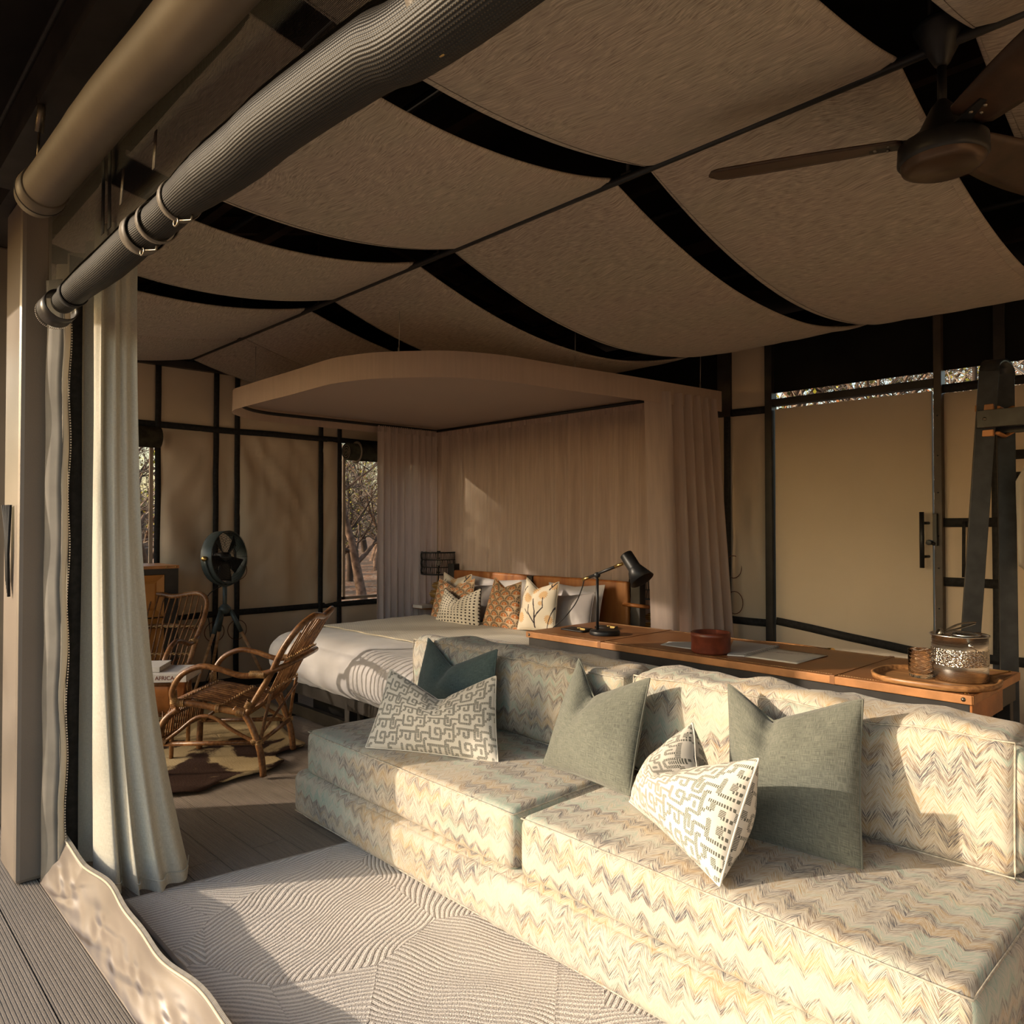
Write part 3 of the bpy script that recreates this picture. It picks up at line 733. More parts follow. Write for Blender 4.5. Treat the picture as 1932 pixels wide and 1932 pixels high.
SY = [(-0.70, 0.62), (0.84, 1.74), (1.93, 2.95), (3.27, 4.12), (4.45, 5.40), (5.43, 6.40)]
wR = ['sliver of sail at the right picture edge above the ceiling fan blade', 'wide sail sagging below the ceiling fan, right of the black pole', 'second large sail right of the pole, one along from the ceiling fan',
      'sail right of the pole whose low end dips to the bed canopy', 'short-looking sail right of the pole just above the canopy tip', 'last small sail right of the pole against the far canvas wall']
wL = ['sail left of the pole at the very top beyond the ceiling fan cone', 'huge topmost sail left of the pole, between black mesh roll and pole', 'second large sail left of the pole below the black mesh roll',
      'third sail left of the pole beside the strapped end of the mesh roll', 'fourth narrow sail left of the pole above the cream curtain', 'last thin sail left of the pole touching the far canvas wall']
for i, (a, b) in enumerate(SY):
    sail(wR[i], a, b, 1, [0.25, 0.265, 0.255, 0.25, 0.22, 0.20][i], 2.745, i * 3.0 + 0.5)
    sail(wL[i], a, b, -1, [0.10, 0.085, 0.10, 0.10, 0.09, 0.08][i], 2.76, i * 3.0 + 20.5)
# ---- post
po = struct('trim_1', (0.69, 3.65, 0))
MB().box(0.64, 3.51, 0.0, 0.75, 3.80, 2.74).build('post', 'post_paint', po, bevel=0.018)
MB().box(0.652, 4.25, 0.0, 0.75, 4.38, 2.74).build('post', 'post_paint', po, bevel=0.012)
MB().box(0.64, YW - 0.05, 0.0, 0.75, YW + 0.1, 2.74).build('post', 'post_paint', po, bevel=0.012)
rp = MB()
for k in range(5):
    rp.tube([(0.628 - 0.004 * k, 3.60 + 0.012 * k, 1.50), (0.622, 3.60 + 0.012 * k, 1.30 + 0.02 * k), (0.628, 3.61 + 0.01 * k, 1.13 + 0.015 * k)], 0.006, 6)
tag(rp.build('cleat_rope', 'strap_black'), 'black rope coil tied to the outer side of the brown tent post', 'rope')
# ---- screen side flap with zip
sf = thing('side_flap', 'wavy cream zipped screen edge hanging between tent post and curtain', 'screen flap', (0.77, 3.42, 0))
def ribbon(p0, p1, z0, z1, amp, ph, mat, name, par, n=70):
    return MB().grid(lambda u, v: (p0[0] + (p1[0] - p0[0]) * u + amp * math.sin(z0 + v * (z1 - z0) * 15 + ph) * (0.4 + u * 0.6), p0[1] + (p1[1] - p0[1]) * u + amp * 1.5 * math.sin(v * (z1 - z0) * 11 + ph), z0 + v * (z1 - z0)), 3, n).build(name, mat, par, solid=0.002)
plain('strip_grey', (0.15, 0.14, 0.125), 0.7, 0.2)
ribbon((0.722, 3.47), (0.765, 3.40), 0.01, 2.40, 0.004, 0.0, 'strip_grey', 'outer_strip', sf)
ribbon((0.765, 3.40), (0.787, 3.40), 0.02, 2.40, 0.004, 0.4, 'flap_cream', 'edge_strip', sf)
zz = MB(); q = 0.14
while q < 2.38:
    xw = 0.789 + 0.004 * math.sin(0.12 + q * 15 + .4); zz.box(xw, 3.396, q, xw + 0.004, 3.402, q + 0.006); q += 0.011
zz.build('zipper_teeth', 'zip_metal', sf, kind='stuff')
MB().grid(lambda u, v: (0.80 + 0.05 * u, 3.46 + 0.01 * math.sin(v * 9), 0.02 + v * 2.5), 2, 30).build('dark_screen', 'strap_black', sf, solid=0.002)
# ---- threshold flap
tf = thing('threshold_flap', 'crumpled glossy taupe zip-edged flap along the deck threshold', 'screen flap', (0.72, 1.5, 0))
def tflap(u, v):
    y = 3.47 - v * 4.9; w = math.sin(y * 7.0) * 0.009 + math.sin(y * 15 + 1) * 0.004
    cr = (0.5 - abs(nz(y * 4.5 + u * 3, u * 1.6, 7))) * 0.034 + nz(y * 11 - u * 5, u * 2, 2) * 0.012
    k = math.sin(PI * min(1, u * 1.15)) * (1 - u * 0.4); tw = max(0, (y - 3.2) / 0.27)
    return (0.718 + 0.094 * u + w * u - tw * 0.02 * u, y, 0.004 + 0.128 * u ** 1.5 + (cr - .006) * k + w * 0.5 * u + tw * 0.05 * u)
MB().grid(tflap, 24, 420, lambda u, v: (u, v * 4)).build('flap_skin', 'flap_pvc', tf, solid=0.002)
te = [Vector(tflap(1.0, k / 420)) for k in range(421)]
MB().tube(te, 0.0045, 6).build('flap_piping', 'flap_cream', tf)
zt_ = MB()
acc = 0
for a, b in zip(te[:-1], te[1:]):
    L = (b - a).length
    for j in range(2):
        p = a + (b - a) * (j / 2); zt_.obox(p + Vector((0.008, 0, 0.004)), (1, 0, 0.4), (0, 1, 0), (-0.4, 0, 1), 0.0055, 0.0022, 0.0018)
zt_.build('zipper_teeth', 'zip_metal', tf, kind='stuff')
# ---- cream linen curtain gathered at the post
def curtain_surface(top, bot, z0, z1, name, mat, par=None, nv=40, ns=10, power=1.6, solid=0.0, waist=None):
    T = bez([(a, b, 0) for a, b in top], ns); B = bez([(a, b, 0) for a, b in bot], ns); n = len(T) - 1; L = [0]
    for i in range(n): L.append(L[-1] + (T[i + 1] - T[i]).length)
    def f(u, v):
        i = int(round(u * n)); k = v ** power; p = T[i].lerp(B[i], k); z = z1 + (z0 - z1) * v
        w = 0.004 * nz(z * 2.0, i * 0.15)
        return (p.x + w, p.y + w, z)
    return MB().grid(f, n, nv, lambda u, v: (L[int(round(u * n))], (1 - v) * (z1 - z0))).build(name, mat, par, solid=solid)
top = [(0.985, 3.22), (0.968, 3.245), (0.948, 3.235), (0.930, 3.255), (0.912, 3.24), (0.895, 3.262), (0.880, 3.290), (0.870, 3.262), (0.862, 3.258), (0.852, 3.31), (0.90, 3.40), (0.96, 3.46), (0.88, 3.56), (0.96, 3.66), (0.86, 3.76), (0.96, 3.86), (0.86, 3.96), (0.96, 4.06), (0.88, 4.16)]
bot = [(1.195, 3.20), (1.135, 3.075), (1.075, 3.09), (1.035, 3.04), (0.985, 3.12), (0.962, 3.07), (0.945, 3.20), (0.915, 3.13), (0.885, 3.17), (0.87, 3.32), (0.92, 3.42), (0.98, 3.46), (0.86, 3.58), (0.98, 3.68), (0.86, 3.78), (0.98, 3.88), (0.86, 3.98), (0.98, 4.08), (0.88, 4.18)]
cu = curtain_surface(top, bot, 0.012, 2.62, 'linen_curtain', 'linen_curtain', nv=60, power=3.0)
hp_ = bez([(a, b, 0) for a, b in bot[:10]], 8)
MB().tube([Vector((q.x, q.y, 0.055)) for q in hp_], 0.0022, 5).build('hem_stitch', 'linen_curtain', cu)
tag(cu, 'heavy cream linen curtain gathered beside the brown tent post', 'curtain')
# ---- rolled mesh blind and net above it
nb = thing('mesh_blind', 'rolled black mesh screen strapped up over the tent opening', 'blind', (0.8, 2.0, 2.3))
ctl = [((118, 572), .050), ((160, 535), .060), ((205, 500), .066), ((262, 448), .066), ((290, 425), .062), ((325, 395), .062), ((352, 368), .066), ((400, 330), .078), ((460, 285), .080), ((530, 226), .080), ((700, 108), .078), ((862, 12), .078)]
pts = []; rad = []
for (p, r) in ctl:
    q = at(p[0], p[1], x=0.72); pts.append(q); rad.append(r * .78)
pts.append(pts[-1] + Vector((0, -0.9, 0.01))); rad.append(.061); pts.append(pts[-1] + Vector((0, -1.2, 0.0))); rad.append(.061)
P = bez(pts, 8); R_ = []
for i in range(len(P)):
    k = i / 8; a = int(k); b = min(a + 1, len(rad) - 1); R_.append((rad[a] * (1 - (k - a)) + rad[b] * (k - a)) * (1 + 0.02 * nz(k * 3, 2)))
MB().tube(P, R_, 48, uvs=True).build('mesh_roll', 'mesh_roll', nb)
# overlapping outer layer of the roll
def lay(u, v):
    i = min(len(P) - 1, int(u * (len(P) - 1))); a = math.radians(70 + v * 95); r = R_[i] + 0.004 + 0.012 * (1 - v) ** 2
    return (P[i].x + math.cos(a) * r * -1, P[i].y, P[i].z + math.sin(a) * r)
MB().grid(lay, len(P) - 1, 8, lambda u, v: (u * 4.2, v * 0.14)).build('roll_overlap', 'mesh_roll', nb)
def ring(c, d, r, w, n=24, a0=0, a1=2 * PI, th=0.003):
    d = Vector(d).normalized(); e1 = Vector((0, 0, 1)) - d * d.z; e1.normalize(); e2 = d.cross(e1)
    return MB().grid(lambda u, v: Vector(c) + d * ((v - 0.5) * w) + e1 * (math.cos(a0 + u * (a1 - a0)) * r) + e2 * (math.sin(a0 + u * (a1 - a0)) * r), n, 1)
for (px, py, r, w, par_mat) in ((270, 440, 0.057, 0.050, 'webbing'), (297, 420, 0.055, 0.022, 'webbing'), (340, 378, 0.054, 0.024, 'webbing'), (138, 554, 0.047, 0.04, 'strap_black')):
    c = at(px, py, x=0.72); ring(c, (0, 1, 0.05), r, w, 28).build('strap_loop', par_mat, nb, solid=0.003)
for (px, py) in ((276, 437), (340, 378)):
    c = at(px, py, x=0.72); strap(nb, c + Vector((-0.055, 0, 0.06)), c + Vector((-0.05, 0, 0.16)), 0.02, (-1, 0, 0), 'hanging_strap', 'webbing', 0.002)
    h = c + Vector((-0.01, 0, -0.060))
    MB().tube([h + Vector((0.0, 0.016 * math.cos(a), 0.010 * math.sin(a))) for a in [k * PI / 6 for k in range(12)]], 0.0028, 6, closed=True).tube([h + Vector((0, -0.012, 0)), h + Vector((0.02, -0.05, -0.004)), h + Vector((0.02, -0.058, 0.008))], 0.003, 6).build('snap_hook', 'gunmetal', nb)
c = at(835, 10, x=0.72); h = c + Vector((0, 0, -0.063))
MB().tube([h + Vector((0.0, 0.022 * math.cos(a), 0.014 * math.sin(a))) for a in [k * PI / 6 for k in range(12)]], 0.003, 6, closed=True).tube([h + Vector((0, -0.018, 0)), h + Vector((0.012, -0.05, -0.004)), h + Vector((0.012, -0.062, -0.002))], [0.006, 0.005, 0.003], 8).build('snap_hook', 'brass', nb)
ring(c, (0, 1, 0), 0.064, 0.024, 28).build('strap_loop', 'webbing', nb, solid=0.003)
e = at(118, 572, x=0.72)
ring(e + Vector((0, 0.045, -0.01)), (0.1, 1, -0.2), 0.055, 0.09, 28).build('end_cuff', 'flap_pvc_dark', nb, solid=0.004) if False else None
plain('cuff_pvc', (0.035, 0.03, 0.027), 0.4, 0.5, var=0.2, scale=8)
cf = ring(e + Vector((-0.006, 0.035, -0.014)), (-0.15, 1, -0.25), 0.060, 0.075, 28).build('end_cuff', 'cuff_pvc', nb, solid=0.004)
tt = MB()
for k in range(60):
    a = k * 2 * PI / 60; tt.box(*(Vector((0, 0, 0)).to_tuple() + (0, 0, 0))) if False else None
    cc = e + Vector((-0.012, 0.072, -0.024)); tt.obox(cc + Vector((math.sin(a) * 0.061, 0, math.cos(a) * 0.061)), (0, 1, 0), (math.cos(a), 0, -math.sin(a)), (math.sin(a), 0, math.cos(a)), 0.004, 0.0015, 0.002)
tt.build('zipper_teeth', 'zip_metal', nb, kind='stuff')
MB().grid(lambda u, v: (0.712 + 0.004 * nz(u * 5, v * 2), -1.2 + u * 4.60, 2.30 + v * 0.46), 40, 6, lambda u, v: (u * 4.68, v * 0.46)).build('net_drop', 'insect_net', nb)
for y in (2.55, 2.62): strap(nb, (0.708, y, 2.34), (0.708, y, 2.75), 0.03, (-1, 0, 0), 'net_strap', 'strap_black', 0.002)
# ---- rolled brown storm blind outside
bb = thing('storm_blind', 'rolled brown canvas storm blind outside the black mesh roll', 'blind', (0.53, 1.5, 2.43))
c0 = at(84, 355, x=0.55); c1 = at(215, 190, x=0.55); c2 = at(405, -20, x=0.55)
ps = [c0, c0.lerp(c1, 0.5), c1, c2, c2 + Vector((0, -0.8, 0)), c2 + Vector((0, -2.0, 0))]
pb = bez(ps, 10); MB().tube(pb, [0.062 * (1 + 0.015 * nz(i * 0.3, 5)) for i in range(len(pb))], 40, uvs=True).build('canvas_roll', 'pvc_brown', bb)
d0 = (c0 - c1).normalized()
MB().tube([c0 + d0 * -0.02, c0 + d0 * 0.04, c0 + d0 * 0.10], [0.067, 0.071, 0.064], 40).build('rolled_cuff', 'pvc_brown', bb)
MB().tube([c0 + d0 * 0.04, c0 + d0 * 0.046], [0.0722, 0.0722], 40).build('cuff_seam', 'strap_black', bb)
MB().tube([c0 + Vector((-0.02, 0, 0.07)), c0 + Vector((-0.02, -0.02, 0.16))], 0.004, 6).tube([c0 + Vector((-0.02, -0.02, 0.16)), c0 + Vector((-0.02, -0.05, 0.22)), c0 + Vector((-0.02, -0.035, 0.26))], 0.012, 8).build('shock_clip', 'gunmetal', bb)
MB().tube([(0.47, 3.1, 2.735), (0.47, -2.0, 2.735)], 0.006, 6).build('rope_edge', 'strap_black', bb)
# ================================================================ SOFT FURNISHING HELPERS
def samples(L, r, n):
    k = [0, r * 0.12, r * 0.3, r * 0.55, r * 0.8, r * 1.05]
    mid = [r * 1.05 + (L - 2.1 * r) * i / n for i in range(1, n)]
    return [x - L / 2 for x in k + mid + [L - x for x in reversed(k)]]
def roundbox(name, mat, lo, hi, r, bulge=0.01, wr=0.003, step=0.08, parent=None, seed=0.0, fn=None, uvscale=1.0, uoff=0.0):
    lo, hi = Vector(lo), Vector(hi); c = (lo + hi) / 2; h = (hi - lo) / 2; m = MB()
    def P(p):
        q = Vector([max(-(h[i] - r), min(h[i] - r, p[i])) for i in range(3)]); d = p - q
        nrm = d.normalized() if d.length > 1e-9 else Vector((0, 0, 1))
        out = q + nrm * r
        if p.x > -1e9:
            a = [abs(p[i]) / h[i] for i in range(3)]; k = max(range(3), key=lambda i: a[i]); o = [i for i in range(3) if i != k]
            b = (1 - a[o[0]] ** 3) * (1 - a[o[1]] ** 3); s = 1 if p[k] > 0 else -1
            w = out + c; w2 = nz(w.x * 3.5 + seed, w.y * 3.0, w.z * 3.5) * wr * 1.5 + nz(w.x * 9 + seed, w.y * 9, w.z * 9) * wr
            out = out + nrm * (bulge * b + w2 * min(1, b * 3 + .2))
        out = out + c
        return fn(out) if fn else out
    S_ = [samples(2 * h[i], r, max(2, int(2 * h[i] / step))) for i in range(3)]
    for k in range(3):
        i, j = [(1, 2), (0, 2), (0, 1)][k]
        for s in (-1, 1):
            A, B = S_[i], S_[j]; base = len(m.v)
            for b in B:
                for a in A:
                    p = [0, 0, 0]; p[k] = s * h[k]; p[i] = a; p[j] = b; m.v.append(tuple(P(Vector(p))))
            def uvv(a, b):
                if k == 0: u, v = a + c.y, b + c.z
                elif k == 2: u, v = b + c.y, hi.z + (a + h.x) * 1.0
                else: u, v = a + c.x + 3.3, b + c.z
                return ((u + uoff) * uvscale, v * uvscale)
            for bi in range(len(B) - 1):
                for ai in range(len(A) - 1):
                    q = base + bi * len(A) + ai; fi = len(m.f)
                    m.f.append((q, q + 1, q + len(A) + 1, q + len(A))); m.sm.append(True)
                    m.uv[fi] = [uvv(A[ai], B[bi]), uvv(A[ai + 1], B[bi]), uvv(A[ai + 1], B[bi + 1]), uvv(A[ai], B[bi + 1])]
    o = m.build(name, mat, parent, weld=True)
    return o
def piping(parent, lo, hi, r, mat, rad=0.003, top=True, fn=None, seed=0, inset=None):
    """welted seam running round the top (or bottom) face of a box cushion"""
    x0, y0, z0 = lo; x1, y1, z1 = hi; z = z1 - r * 0.27 if top else z0 + r * 0.27; i = r * 0.25 if inset is None else inset; pts = []
    def edge(a, b, n):
        return [Vector(a).lerp(Vector(b), k / n) for k in range(n)]
    cs = [(x0 + i, y0 + i, z), (x1 - i, y0 + i, z), (x1 - i, y1 - i, z), (x0 + i, y1 - i, z)]
    for k in range(4): pts += edge(cs[k], cs[(k + 1) % 4], 24)
    pts = [p + Vector((nz(p.y * 3, 1, seed), nz(p.x * 3, 2, seed), nz(p.x * 4, p.y * 4, seed))) * 0.003 for p in pts]
    if fn: pts = [fn(p) for p in pts]
    MB().tube(pts, rad, 6, closed=True).build('piping', 'fabric_welt', parent)
def cushion(name, label, cat, mat, tl, tr, br, bl, T=0.09, notch=0.08, nu_=0.5, crease=0.03, uvo=(0, 0), group=None, seed=0.0, seam=None, size=None, ear=0.35, N=34, flip=False):
    tl, tr, br, bl = map(Vector, (tl, tr, br, bl)); w = ((tr - tl).length + (br - bl).length) / 2; h = ((tl - bl).length + (tr - br).length) / 2
    if size: w, h = size
    up = ((tl + tr) / 2 - (bl + br) / 2).normalized(); rt = ((tr + br) / 2 - (tl + bl) / 2).normalized(); n = up.cross(rt).normalized() * -1
    if n.dot(Vector((0, 0, HC)) - (tl + br) / 2) < 0: n = -n
    def f(u, v, s):
        p = bl.lerp(br, u).lerp(tl.lerp(tr, u), v)
        ed = 0.009 * (w + h)
        p = p + rt * (ed * math.sin(PI * v) ** 1.0 * (0.5 - u) * 2 * (1 if abs(u - .5) > .0 else 0) * abs(2 * u - 1)) + up * (-ed * math.sin(PI * u) * (v - 0.5) * 2 * abs(2 * v - 1))
        g = max(0.0, 1 - abs(u - nu_) / (nu_ if u < nu_ else 1 - nu_)) ** 1.15
        sv = max(0.0, (v - 0.25) / 0.75); sv = sv * sv * (3 - 2 * sv)
        p = p - up * (notch * g * sv)
        t = T * (max(0, 4 * u * (1 - u)) ** 0.55) * (max(0, 4 * v * (1 - v)) ** 0.55)
        t *= 1 + 0.10 * nz(u * 3 + seed, v * 3, s)
        gc = math.exp(-((u - nu_) / 0.07) ** 2) * sv
        t = t - crease * gc * (0.8 if s > 0 else 0.4)
        lift = math.exp(-((u - nu_) / 0.22) ** 2) * sv * 0.018
        wr = abs(nz(u * 5 + v * 3 + seed, v * 4 - u * 2, 5.0 + s)) * 0.010 * min(1, 6 * u * (1 - u)) * min(1, 6 * v * (1 - v))
        # pinched corner folds
        return p + n * (s * max(t + lift * (1 if s > 0 else 0) - wr, 0.0015))
    m = MB()
    def es(k): return 0.5 - 0.5 * math.cos(PI * k)
    for s in (1, -1):
        m.grid(lambda u, v: f(es(u), es(v), s), N, N, lambda u, v: (es(u) * w + uvo[0] + (0 if s > 0 else w), es(v) * h + uvo[1]))
    # drop the thin rim between the halves by welding
    me = m.build(name, mat, weld=False)
    bm = bmesh.new(); bm.from_mesh(me.data)
    bmesh.ops.remove_doubles(bm, verts=bm.verts, dist=0.0032); bmesh.ops.recalc_face_normals(bm, faces=bm.faces); bm.to_mesh(me.data); bm.free()
    tag(me, label, cat, group)
    pts = []
    for a, b in (((0, 0), (1, 0)), ((1, 0), (1, 1)), ((1, 1), (0, 1)), ((0, 1), (0, 0))):
        for k in range(24):
            q = k / 24; q = es(q); u = a[0] + (b[0] - a[0]) * q; v = a[1] + (b[1] - a[1]) * q
            pts.append((f(u, v, 1) + f(u, v, -1)) / 2)
    MB().tube(pts, 0.0035, 6, closed=True).build('seam', seam or mat, me)
    return me

# ================================================================ SOFA
sofa = thing('sofa', 'long low zigzag-fabric sofa of stacked block cushions on the deck', 'sofa', (2.3, 1.9, 0))
FAB = 'zigzag_fabric'
roundbox('base_block', FAB, (1.775, 0.47, 0.015), (2.86, 3.43, 0.225), 0.045, 0.012, 0.003, 0.08, sofa, 1.0)
piping(sofa, (1.775, 0.47, 0.015), (2.86, 3.43, 0.225), 0.045, FAB, top=False)
def sagf(x0, x1, y0, y1, d):
    def f(p):
        k = max(0, 1 - ((p.x - (x0 + x1) / 2) / (x1 - x0) * 2) ** 2) * max(0, 1 - ((p.y - (y0 + y1) / 2) / (y1 - y0) * 2) ** 2)
        return Vector((p.x, p.y, p.z + (d * k if p.z > 0.35 else 0)))
    return f
for i, (a, b) in enumerate(((0.485, 1.862), (1.882, 3.33))):
    roundbox('seat_cushion', FAB, (1.79, a, 0.222), (2.62, b, 0.435), 0.040, 0.010, 0.004, 0.06, sofa, 5 + i * 3, sagf(1.79, 2.62, a, b, 0.008))
    piping(sofa, (1.79, a, 0.222), (2.62, b, 0.435), 0.040, FAB, seed=i)
roundbox('back_block', FAB, (2.655, 0.40, 0.2), (2.90, 3.41, 0.772), 0.050, 0.008, 0.004, 0.08, sofa, 9.0, uoff=0.4)
def slump(seed):
    def f(p):
        k = max(0, (p.z - 0.6) / 0.22)
        dz = -0.030 * abs(nz(p.y * 2.6 + seed, p.x * 2)) * k + 0.018 * nz(p.y * 7 + seed, p.x * 9, 2) * k
        return Vector((p.x + 0.02 * nz(p.y * 3 + seed, p.z * 3) + (p.z - 0.44) * 0.05, p.y, p.z + dz))
    return f
for i, (a, b) in enumerate(((0.55, 1.885), (1.915, 3.37))):
    roundbox('back_cushion', FAB, (2.42, a, 0.435), (2.655, b, 0.835 - 0.02 * i), 0.055, 0.020, 0.009, 0.05, sofa, 15 + i * 6.3, slump(i * 5.0 + 2), uoff=0.9 * i + 0.2)
    x0, x1, z0, z1 = 2.42, 2.655, 0.435, 0.835 - 0.02 * i; fs = slump(i * 5.0 + 2)
    pts = []
    for (p, q) in (((x0 + .012, a + .014, z0 + .014), (x0 + .012, b - .014, z0 + .014)), ((x0 + .012, b - .014, z0 + .014), (x0 + .012, b - .014, z1 - .014)), ((x0 + .012, b - .014, z1 - .014), (x0 + .012, a + .014, z1 - .014)), ((x0 + .012, a + .014, z1 - .014), (x0 + .012, a + .014, z0 + .014))):
        pts += [fs(Vector(p).lerp(Vector(q), k / 20)) for k in range(20)]
    MB().tube(pts, 0.003, 6, closed=True).build('piping', 'fabric_welt', sofa)
A = at
GP = 'scatter cushions on the zigzag sofa'
cushion('sofa_cushion', 'dark teal linen cushion with chopped top behind the maze-print lumbar cushion', 'cushion', 'teal_linen', A(808, 1204, x=2.43), A(938, 1226, x=2.36), A(925, 1395, z=.44), A(778, 1352, z=.44), 0.085, 0.115, 0.42, 0.035, group=GP, seed=1)
cushion('lumbar_cushion', 'wide maze-print lumbar cushion half in shadow on the far sofa seat', 'cushion', 'maze_print', A(736, 1264, x=1.98), A(936, 1276, x=2.22), A(940, 1440, z=.445), A(690, 1410, z=.445), 0.075, 0.12, 0.53, 0.03, group=GP, seed=2, uvo=(.1, .2), seam='maze_print')
cushion('sofa_cushion', 'grey-green linen cushion in the middle of the sofa, deeply chopped', 'cushion', 'sage_linen', A(1092, 1243, x=2.42), A(1226, 1280, x=2.34), A(1188, 1503, z=.445), A(1024, 1442, z=.445), 0.085, 0.13, 0.36, 0.04, group=GP, seed=3)
cushion('sofa_cushion', 'large grey-green linen cushion standing behind the tilted maze-print cushion', 'cushion', 'sage_linen', A(1374, 1291, x=2.36), A(1628, 1320, x=2.38), A(1627, 1645, z=.445), A(1374, 1575, z=.445), 0.09, 0.10, 0.36, 0.04, group=GP, seed=4)
cushion('lumbar_cushion', 'tilted maze-print cushion at the front edge of the near sofa seat', 'cushion', 'maze_print', A(1306, 1364, x=2.20), A(1432, 1432, x=1.93), A(1358, 1672, z=.450), A(1188, 1512, z=.46), 0.145, 0.13, 0.45, 0.045, group=GP, seed=5, uvo=(.4, .1))

# ================================================================ RUG, HIDE
def slab(poly, z0, z1, name, mat, res=None):
    m = MB().prism(poly, z1 - z0, z0); return m
rp_ = [Vector((.914, 3.07, 0)), Vector((2.15, 2.90, 0)), Vector((1.98, -1.4, 0)), Vector((.895, -1.25, 0))]
def rg(u, v):
    p = rp_[0].lerp(rp_[1], u).lerp(rp_[3].lerp(rp_[2], u), v); return Vector((p.x, p.y, 0.013 + 0.0015 * nz(p.x * 3, p.y * 3)))
rug = MB().grid(rg, 20, 70, lambda u, v: (rg(u, v).x, rg(u, v).y)).build('rug', 'rug_wool')
tag(rug, 'cream wool rug carved with swirling ridges in front of the sofa', 'rug')
ep = []
for a, b in ((0, 1), (1, 2), (2, 3), (3, 0)): ep += [rp_[a].lerp(rp_[b], k / 20) + Vector((0, 0, 0.008)) for k in range(20)]
MB().tube(ep, 0.0075, 8, closed=True).build('rug_binding', 'rug_edge', rug)
hp = [(255, 1512), (330, 1503), (375, 1498), (405, 1486), (430, 1478), (470, 1468), (520, 1453), (536, 1440), (520, 1428), (560, 1416), (576, 1408), (560, 1400), (540, 1385), (528, 1366), (545, 1345), (500, 1325), (450, 1318), (400, 1308), (340, 1318), (290, 1312), (230, 1330), (190, 1370), (175, 1430), (200, 1490)]
H = [A(p[0], p[1], z=0) for p in hp]; hc = sum(H, Vector()) / len(H)
HB = bez(H + [H[0]], 6)[:-1]
hm = MB(); nr = 12
for j in range(nr + 1):
    for k, p in enumerate(HB):
        q = hc.lerp(p, j / nr); e = max(0, (j / nr - 0.85) / 0.15)
        hm.v.append((q.x, q.y, 0.012 + 0.004 * nz(q.x * 6, q.y * 6) + e * e * 0.018 * max(0, nz(k * 0.12, 3) + 0.35)))
nB = len(HB)
for j in range(nr):
    for k in range(nB):
        k2 = (k + 1) % nB; hm.f.append((j * nB + k, j * nB + k2, (j + 1) * nB + k2, (j + 1) * nB + k)); hm.sm.append(True)
off = Vector((hc.x, hc.y, 0)); hm.v = [tuple(Vector(v) - off) for v in hm.v]
hide = hm.build('cowhide_rug', 'cowhide', solid=0.004); hide.location = off
tag(hide, 'cream and dark brown cowhide lying under the rattan armchairs', 'rug')

# ================================================================ BED AND CANOPY
BX0, BX1, BY0, BY1 = 2.55, 4.36, 3.45, 5.39
bed = thing('bed', 'wide bed with pale grey linen on a black steel frame', 'bed', (3.45, 4.42, 0))
def bedf(p):
    k = max(0, 1 - max(0, p.z - 0.3) / 0.35)
    q = Vector(p)
    fold = 0.014 * abs(nz(p.y * 5, p.x * 3, p.z * 2)) + 0.010 * nz(p.y * 2.2, p.x * 2.2, p.z * 5)
    if p.x < 2.9: q.x -= fold * 1.4 - 0.01
    q.z += 0.010 * nz(p.x * 1.6, p.y * 1.6) + (0.02 * abs(nz(p.y * 6, 1)) if p.z < 0.35 else 0)
    return q
roundbox('duvet', 'bed_linen', (BX0, BY0, 0.27), (BX1, BY1, 0.62), 0.155, 0.012, 0.004, 0.05, bed, 2.0, bedf)
fr = MB(); fr.box(BX0 + .10, BY0 + .08, 0.20, BX1, BY1 - .08, 0.28)
fr.build('bed_frame', 'frame_black', bed)
MB().box(BX0 + .14, BY0 + .12, 0.02, BX0 + .18, BY1 - .12, 0.10).box(BX0 + .14, BY0 + .12, 0.02, BX1, BY0 + .16, 0.10).build('lower_rail', 'frame_black', bed)
for y in (BY0 + .12, (BY0 + BY1) / 2 - .03, BY1 - .18):
    for x in (BX0 + .13, BX1 - .1): MB().box(x, y, 0.0, x + .06, y + .06, 0.20).build('leg', 'frame_black', bed)
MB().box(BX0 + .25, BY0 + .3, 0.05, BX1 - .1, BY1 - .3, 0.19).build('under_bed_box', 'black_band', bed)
def thr(u, v):
    x = 2.98 + u * 1.02 + 0.01 * nz(v * 9, 2); y = BY0 - 0.02 + v * (BY1 - BY0 + 0.04)
    z = 0.637 + 0.010 * nz(x * 1.6, y * 1.6) + 0.004 * nz(x * 9, y * 7) + 0.006 * abs(nz(x * 4, y * 3, 3))
    e = min(v, 1 - v) * 2.0
    if e < 0.13: z -= (0.13 - e) ** 2 * 3.2; y += (-1 if v < .5 else 1) * 0.012 * (0.13 - e) / .13
    return (x, y, z)
th = MB().grid(thr, 50, 90, lambda u, v: (u * 1.02, v * 1.98)).build('bed_throw', 'throw_cloth', solid=0.006)
tag(th, 'cream dotted throw spread across the foot half of the bed', 'throw')
